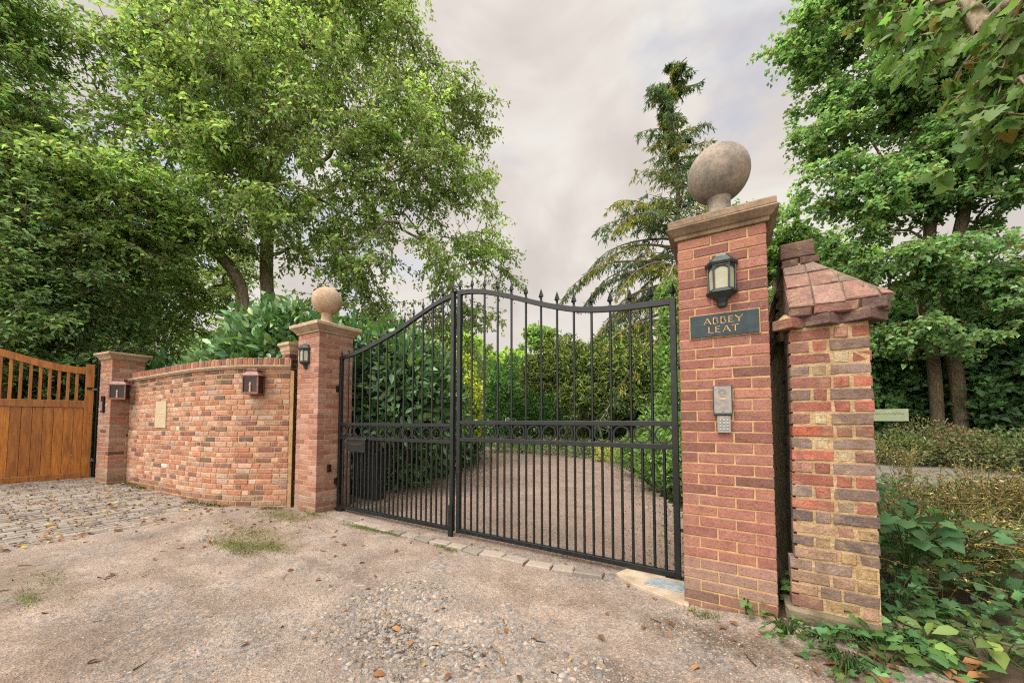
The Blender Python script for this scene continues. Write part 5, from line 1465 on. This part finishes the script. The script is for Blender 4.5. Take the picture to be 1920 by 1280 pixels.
# a few large burdock-like plants
def leafy_plant(pos, n, size, label, colr, h=.35, spread=.3, name='burdock_plant', shape='maple', group=None, cat='plant', width=.95):
    root = empty(name, tuple(pos), label, cat, group)
    a = rng.random(n) * 2 * pi; r = spread * np.sqrt(rng.random(n)); hh = h * (.35 + .75 * rng.random(n))
    tip = np.stack([r * np.cos(a), r * np.sin(a), hh], 1); st = tip * np.array([.12, .12, 0]); mid = (tip + st) / 2 + np.array([0, 0, .06])
    link('stems', tubes_mesh('stems', np.concatenate([st, mid]), np.concatenate([mid, tip]), np.full(2 * n, .004), np.full(2 * n, .003), M['leaf'], 4), root)
    root.children[0].data.attributes.new('col', 'FLOAT_COLOR', 'POINT').data.foreach_set('color', np.tile(np.array([.06, .11, .03, 1], np.float32), len(root.children[0].data.vertices)))
    D = np.stack([np.cos(a), np.sin(a), -.15 + 0 * a], 1) + rng.normal(size=(n, 3)) * .3; N = np.array([0, -.25, 1]) + rng.normal(size=(n, 3)) * .3
    link('leaves', leaf_mesh('leaves', tip, D, N, size * (.6 + .6 * rng.random(n)), width, leaf_cols(n, np.array(colr) * .58, .28, np.array(colr) * np.array([.85, .6, .5]), .15), M['leaf'], shape, .3), root)
    return root
gp_ = lambda u, v, z=0.0: (lambda d: CAM + d * (z - CAMZ) / d[2])(FW + RT * (u - 960) / F - UPV * (v - PPY) / F)
for u, v, z, n, s, h, sp, lab in ((1700, 1060, .35, 26, .12, .35, .28, 'broad leaved burdock just right of the old wall'), (1780, 1070, .3, 26, .13, .35, .3, 'broad leaved burdock in the middle of the bank'), (1850, 1110, .2, 24, .12, .32, .3, 'broad leaved burdock on the right of the bank above the kerb'),
                                  (1680, 1150, .12, 18, .07, .22, .16, 'small leafy plant at the foot of the old wall, on the kerb')):
    leafy_plant(gp_(u, v, z), n, s, lab, (.045, .105, .032), h, sp, group='leafy plants on the bank')
for u, v, z, n, s, h, sp, cl, lab in ((1400, 1150, .03, 14, .055, .13, .09, (.06, .14, .035), 'small ivy sprig at the foot of the near gate pillar'), (1505, 1140, .05, 30, .07, .22, .15, (.075, .17, .035), 'tall green weed in front of the dark gap beside the pillar'),
                                   (1570, 1175, .04, 26, .07, .16, .17, (.07, .16, .035), 'rounded green weed below the old wall end'), (1475, 1195, .01, 24, .05, .10, .16, (.07, .15, .035), 'low clover-like weed between pillar and gravel'), (1660, 1245, .0, 40, .08, .13, .26, (.055, .14, .04), 'spreading weed with long leaves in front of the kerb'),
                                   (1740, 1250, .0, 34, .075, .14, .2, (.065, .15, .035), 'leafy weed in front of the kerb, next to the spreading one'), (1855, 1250, .02, 36, .12, .2, .25, (.095, .16, .03), 'lime green broad leaved weed at the lower right corner'), (1610, 1215, .0, 28, .06, .12, .18, (.06, .14, .035), 'dense small weed at the edge of the gravel below the old wall'),
                                   (1545, 1215, .0, 22, .05, .1, .14, (.07, .16, .035), 'low weed creeping onto the gravel between the other weeds'),
                                   (1690, 1215, .02, 44, .05, .16, .16, (.06, .14, .035), 'bushy small leaved weed against the kerb face'), (1800, 1220, .02, 44, .055, .15, .2, (.06, .13, .035), 'dense weed growing over the kerb, right of its joint'), (1590, 1262, .0, 40, .045, .07, .17, (.065, .14, .035), 'flat weed at the bottom edge of the picture nearest the gravel')):
    leafy_plant(gp_(u, v, z), n, s, lab, cl, h, sp, 'weed', 'maple' if s < .1 else 'oval', 'weeds along the foot of the walls', width=.9 if s < .1 else .5)
def ragwort(pos, h, n, label):
    root = empty('ragwort', tuple(pos), label, 'wildflower', 'ragwort on the bank')
    A, Bq, FP = [], [], []
    for i in range(n):
        a = rng.random() * 2 * pi; b = np.array([.10 * cos(a), .10 * sin(a), 0]) * rng.random(); t = b + np.array([.3 * cos(a) * rng.random(), .3 * sin(a) * rng.random(), h * (.7 + .4 * rng.random())])
        A.append(b); Bq.append(t)
        for q in range(9):
            e = t + rng.normal(size=3) * np.array([.12, .12, .06]); s0 = b + (t - b) * (.55 + .4 * rng.random()); A.append(s0); Bq.append(e)
            if rng.random() < .45: FP.append(e)
    A = np.array(A); Bq = np.array(Bq)
    me = tubes_mesh('stems', A, Bq, np.full(len(A), .0035), np.full(len(A), .002), M['dry'], 4)
    me.attributes.new('col', 'FLOAT_COLOR', 'POINT').data.foreach_set('color', np.tile(np.array([.17, .14, .05, 1], np.float32), len(me.vertices)))
    link('stems', me, root)
    k = n * 60; i = rng.integers(len(A), size=k); g = (.25 + .75 * rng.random(k))[:, None]
    link('leaves', leaf_mesh('leaves', A[i] * (1 - g) + Bq[i] * g, rng.normal(size=(k, 3)), rng.normal(size=(k, 3)) + np.array([0, 0, .6]), .014 + .024 * rng.random(k), .4, leaf_cols(k, (.11, .085, .03), .3, (.045, .065, .02), .45), M['dry'], 'simple'), root)
    FP = np.array(FP); q = np.repeat(FP, 7, 0); a = np.tile(np.arange(7) * 2 * pi / 7, len(FP))
    D = np.stack([np.cos(a), np.sin(a), .15 + 0 * a], 1)
    link('blossoms', leaf_mesh('blossoms', q, D, np.tile([[0, 0, 1.0]], (len(q), 1)), .013, .6, np.tile([[.75, .5, .01]], (len(q), 1)), M['yellow'], 'simple'), root)
for u, v, d_, h, n, lab in ((1700, 960, 4.6, .62, 12, 'ragwort with few flowers next to the old wall'), (1770, 960, 4.9, .7, 16, 'thick flowering ragwort at the middle of the bank'), (1840, 950, 5.2, .75, 16, 'ragwort with many yellow flowers right of the thick one'), (1900, 960, 5.2, .7, 16, 'flowering ragwort at the right edge of the picture'),
                            (1800, 980, 4.2, .5, 14, 'short flowering ragwort in front of the taller ones'), (1880, 1000, 4.2, .48, 12, 'short ragwort by the right edge, above the broad leaves'), (1735, 1070, 3.9, .3, 9, 'small dry ragwort low among the burdock'), (1690, 880, 7.5, .8, 9, 'tall dry stalk of ragwort against the lane')):
    p = G(u, d_, .1); ragwort(p, h, n, lab)

# ------------------------------------------------------------------ litter, stones, grass
def ground_z(x, y): return gz(x, y) + track_h(x, y)
def flat_stones(name, x, y, z, size, col, thick=.35):
    n = len(x); k = 7
    a = (np.arange(k) / k * 2 * pi)[None] + rng.random((n, 1)) * 6; rr = size[:, None] * (.55 + .75 * rng.random((n, k)))
    asp = (.45 + .5 * rng.random((n, 1))); rot = rng.random((n, 1)) * pi
    def ring(s, zz):
        lx = rr * s * np.cos(a); ly = rr * s * np.sin(a) * asp
        return np.stack([x[:, None] + lx * np.cos(rot) - ly * np.sin(rot), y[:, None] + lx * np.sin(rot) + ly * np.cos(rot), z[:, None] + zz + 0 * lx], 2)
    h = size * thick * (.6 + .7 * rng.random(n))
    tilt = rng.normal(size=(n, k)) * .12 * size[:, None]
    lo = ring(1.0, (-.3 * h)[:, None]); mi = ring(1.0, (.35 * h)[:, None]); hi = ring(.72, h[:, None] + tilt)
    V = np.concatenate([lo, mi, hi], 1); i = np.arange(k); j = (i + 1) % k
    f = np.concatenate([np.stack([i, j, k + j, k + i], 1), np.stack([k + i, k + j, 2 * k + j, 2 * k + i], 1)])
    Fq = (np.arange(n)[:, None, None] * 3 * k + f[None]).reshape(-1, 4); Ft = (np.arange(n)[:, None] * 3 * k + (2 * k + i)[None]).reshape(-1, k)
    return np_mesh(name, V.reshape(-1, 3), [Fq, Ft], M['pebble'], np.repeat(col, 3 * k, 0))
def pebbles():
    n = 220000
    x = -6.2 + 8.2 * rng.random(n); y = -3.4 + 3.5 * rng.random(n)
    pot = np.exp(-(((x + 1.2) * .8) ** 2 / .60 + (y + 1.15) ** 2 / .24)) * np.clip(fbm(x * 2.2, y * 2.2, 4) * 3.2 - 1.0, .12, 1.3)
    side = np.clip(fbm(x * 1.1 + 9, y * 1.1, 4) * 2.6 - .95, 0, 1)
    near = np.exp(-np.hypot(x - .3, y + 2.9) / 2.2)
    keep = rng.random(n) < (.15 + .60 * side + .55 * pot) * (.25 + 1.3 * near)
    keep &= (y < np.where(x > .0, -.15 - .35 * np.clip(x, 0, 1), .0))
    x, y, pot = x[keep], y[keep], pot[keep]; n = len(x)
    s = .003 + .007 * rng.random(n) ** 2.5 + (.020 * rng.random(n) ** 2.4) * (pot > .2) * (rng.random(n) < .5)
    pal = np.array([lin(152, 148, 142), lin(136, 132, 128), lin(168, 160, 148), lin(160, 140, 120), lin(178, 166, 150), lin(120, 112, 106), lin(168, 146, 122)])
    c = pal[rng.choice(7, n, p=[.22, .16, .16, .16, .12, .1, .08])] * (.75 + .4 * rng.random((n, 1)))
    return flat_stones('loose_stones', x, y, ground_z(x, y) - s * .12, s, c, .38)
stuff('gravel', pebbles())
# dead leaves
def litter(name, x, y, z, size, cols):
    n = len(x); a = rng.random(n) * 2 * pi
    P = np.stack([x, y, z + .006 + .01 * rng.random(n)], 1); D = np.stack([np.cos(a), np.sin(a), .12 * rng.normal(size=n)], 1); N = np.array([0, 0, 1]) + rng.normal(size=(n, 3)) * .28
    return leaf_mesh(name, P, D, N, size, .55, cols, M['dry'], 'oval', .35)
dcol = np.array([lin(150, 104, 66), lin(176, 128, 80), lin(128, 84, 54), lin(196, 164, 96), lin(206, 186, 90), lin(112, 92, 66)])
n = 2200
x = -17 + 11.2 * rng.random(n) ** .75; y = -3.4 + 3.4 * rng.random(n)
wy = np.interp(x, [-20, -9.83, -9.38, -9.18, -8.2, -6.99, -5.97, -5.43], [-1.2, -1.14, -1.06, -.82, -.75, -.665, -.4, -.03]); k = y < wy - .02; x, y = x[k], y[k]; n = len(x)
s = (.03 + .05 * rng.random(n))
stuff('fallen_leaves', litter('fallen_leaves', x, y, gz(x, y) + .012, s, dcol[rng.choice(6, n, p=[.16, .2, .12, .22, .16, .14])] * (.7 + .4 * rng.random((n, 1)))), 'yellow and brown leaves scattered over the stone paving', 'leaf litter')
n = 2800
x = -6.2 + 8 * rng.random(n); y = -3 + 3.3 * rng.random(n)
d = np.exp(-((x + 4.5) ** 2 / .9 + (y + .75) ** 2 / .35)) + np.exp(-((x - .6) ** 2 / .5 + (y + .25) ** 2 / .03)) + .10 + .5 * np.exp(-((x + 1.3) ** 2 / .8 + (y + 1.35) ** 2 / .15)); d *= (y < np.where(x > 0.0, -.08, .3)); k = rng.random(n) < d * .6
x, y = x[k], y[k]; n = len(x)
stuff('fallen_leaves', litter('fallen_leaves', x, y, ground_z(x, y), .022 + .05 * rng.random(n) ** 2.2, dcol[rng.choice(6, n, p=[.28, .26, .2, .1, .02, .14])] * (.7 + .4 * rng.random((n, 1)))), 'brown dead leaves scattered over the gravel in front of the gate', 'leaf litter')
# bark strips and big dry leaves in the foreground right
n = 20
x = .75 + .9 * rng.random(n); y = -.42 + .25 * rng.random(n) + .12 * (x - .75)
stuff('dry_leaves', litter('dry_leaves', x, y, ground_z(x, y), .05 + .06 * rng.random(n), dcol[rng.choice(3, n)]), 'large curled dry leaves below the weeds at the lower right', 'leaf litter')
n = 45
x = -6 + 7 * rng.random(n); y = -2.9 + 2.9 * rng.random(n); k = y < np.where(x > 0, -.45, -.05); x, y = x[k], y[k]; n = len(x)
a = rng.random(n) * pi; l = .03 + .11 * rng.random(n) ** 2; z = ground_z(x, y) + .006
A_ = np.stack([x, y, z], 1); B_ = A_ + np.stack([np.cos(a) * l, np.sin(a) * l, .006 * rng.normal(size=n)], 1)
me = tubes_mesh('twigs', A_, B_, .002 + .0022 * rng.random(n), np.full(n, .0015), M['bark_dark'], 5)
stuff('twigs', me, 'thin dead twigs lying about on the gravel track', 'twigs')
# grass
def grass(x, y, h, cols):
    n = len(x); a = rng.random(n) * 2 * pi
    P = np.stack([x, y, ground_z(x, y) - .004], 1); D = np.stack([np.cos(a) * .55, np.sin(a) * .55, .8 + 0 * a], 1)
    return leaf_mesh('grass', P, D, np.stack([-np.cos(a) * .8, -np.sin(a) * .8, .55 + 0 * a], 1), h, .10, cols, M['leaf'], 'blade', .35)
gx, gy = [], []
for cx, cy, rx, ry, n in ((-4.15, -1.12, .42, .13, 1500), (-3.85, -.95, .25, .10, 700), (-4.5, -.85, .5, .2, 700), (-5.0, -.25, .45, .16, 900), (-3.55, .0, .38, .05, 900), (-3.1, .02, .2, .04, 350), (-2.35, .02, .12, .04, 160), (-2.2, -.03, .1, .04, 120), (-4.2, -2.45, .2, .06, 220), (-4.6, -2.3, .3, .08, 150), (.12, -.12, .10, .05, 160), (-4.75, .02, .3, .06, 300)):
    gx.append(cx + rx * rng.normal(size=n) * .6); gy.append(cy + ry * rng.normal(size=n) * .6)
gx = np.concatenate(gx); gy = np.concatenate(gy); n = len(gx)
gc = leaf_cols(n, (.060, .090, .018), .3, (.11, .08, .032), .5)
stuff('grass', grass(gx, gy, .02 + .035 * rng.random(n), gc), 'thin patches of green and straw coloured grass on the gravel track', 'grass')
# moss and leaf mould along the foot of the curved wall
n = 2600
s = rng.random(n) * (SL[-1] - .15); pts = np.array([np.concatenate(wpos(q)[0:3:2]) for q in s]); off = np.abs(rng.normal(size=n)) * .05 + .005
x = pts[:, 0] + pts[:, 2] * off; y = pts[:, 1] + pts[:, 3] * off
k = fbm(s * 1.7, 0 * s, 3) > .42; x, y = x[k], y[k]; n = len(x)
stuff('moss', leaf_mesh('moss', np.stack([x, y, gz(x, y) + .005], 1), rng.normal(size=(n, 3)) + np.array([0, 0, .5]), rng.normal(size=(n, 3)) + np.array([0, 0, 1]), .02 + .02 * rng.random(n), .5, leaf_cols(n, (.055, .065, .018), .3, (.12, .085, .04), .4), M['dry'], 'simple'), 'moss and leaf mould along the foot of the curved wall', 'moss')
# moss along drive edges inside
n = 5000
y = .5 + 9 * rng.random(n); xl = np.interp(y, [0, 2, 4, 7, 9.5], [-5.1, -5.2, -5.5, -7.2, -9.4]); x = xl + np.abs(rng.normal(size=n)) * .45
k = rng.random(n) < .25; x[k] = np.interp(y[k], [0, 2.8, 5.4, 8, 9.6], [.1, -.4, -1.45, -2.7, -3.8]) - np.abs(rng.normal(size=k.sum())) * .25
stuff('moss', leaf_mesh('moss', np.stack([x, y, .012 + 0 * x], 1), rng.normal(size=(n, 3)) + np.array([0, 0, .4]), rng.normal(size=(n, 3)) + np.array([0, 0, 1]), .018 + .02 * rng.random(n), .5, leaf_cols(n, (.05, .046, .016), .3, (.07, .05, .026), .4), M['dry'], 'simple'), 'ochre moss along the edges of the gravel drive', 'moss')
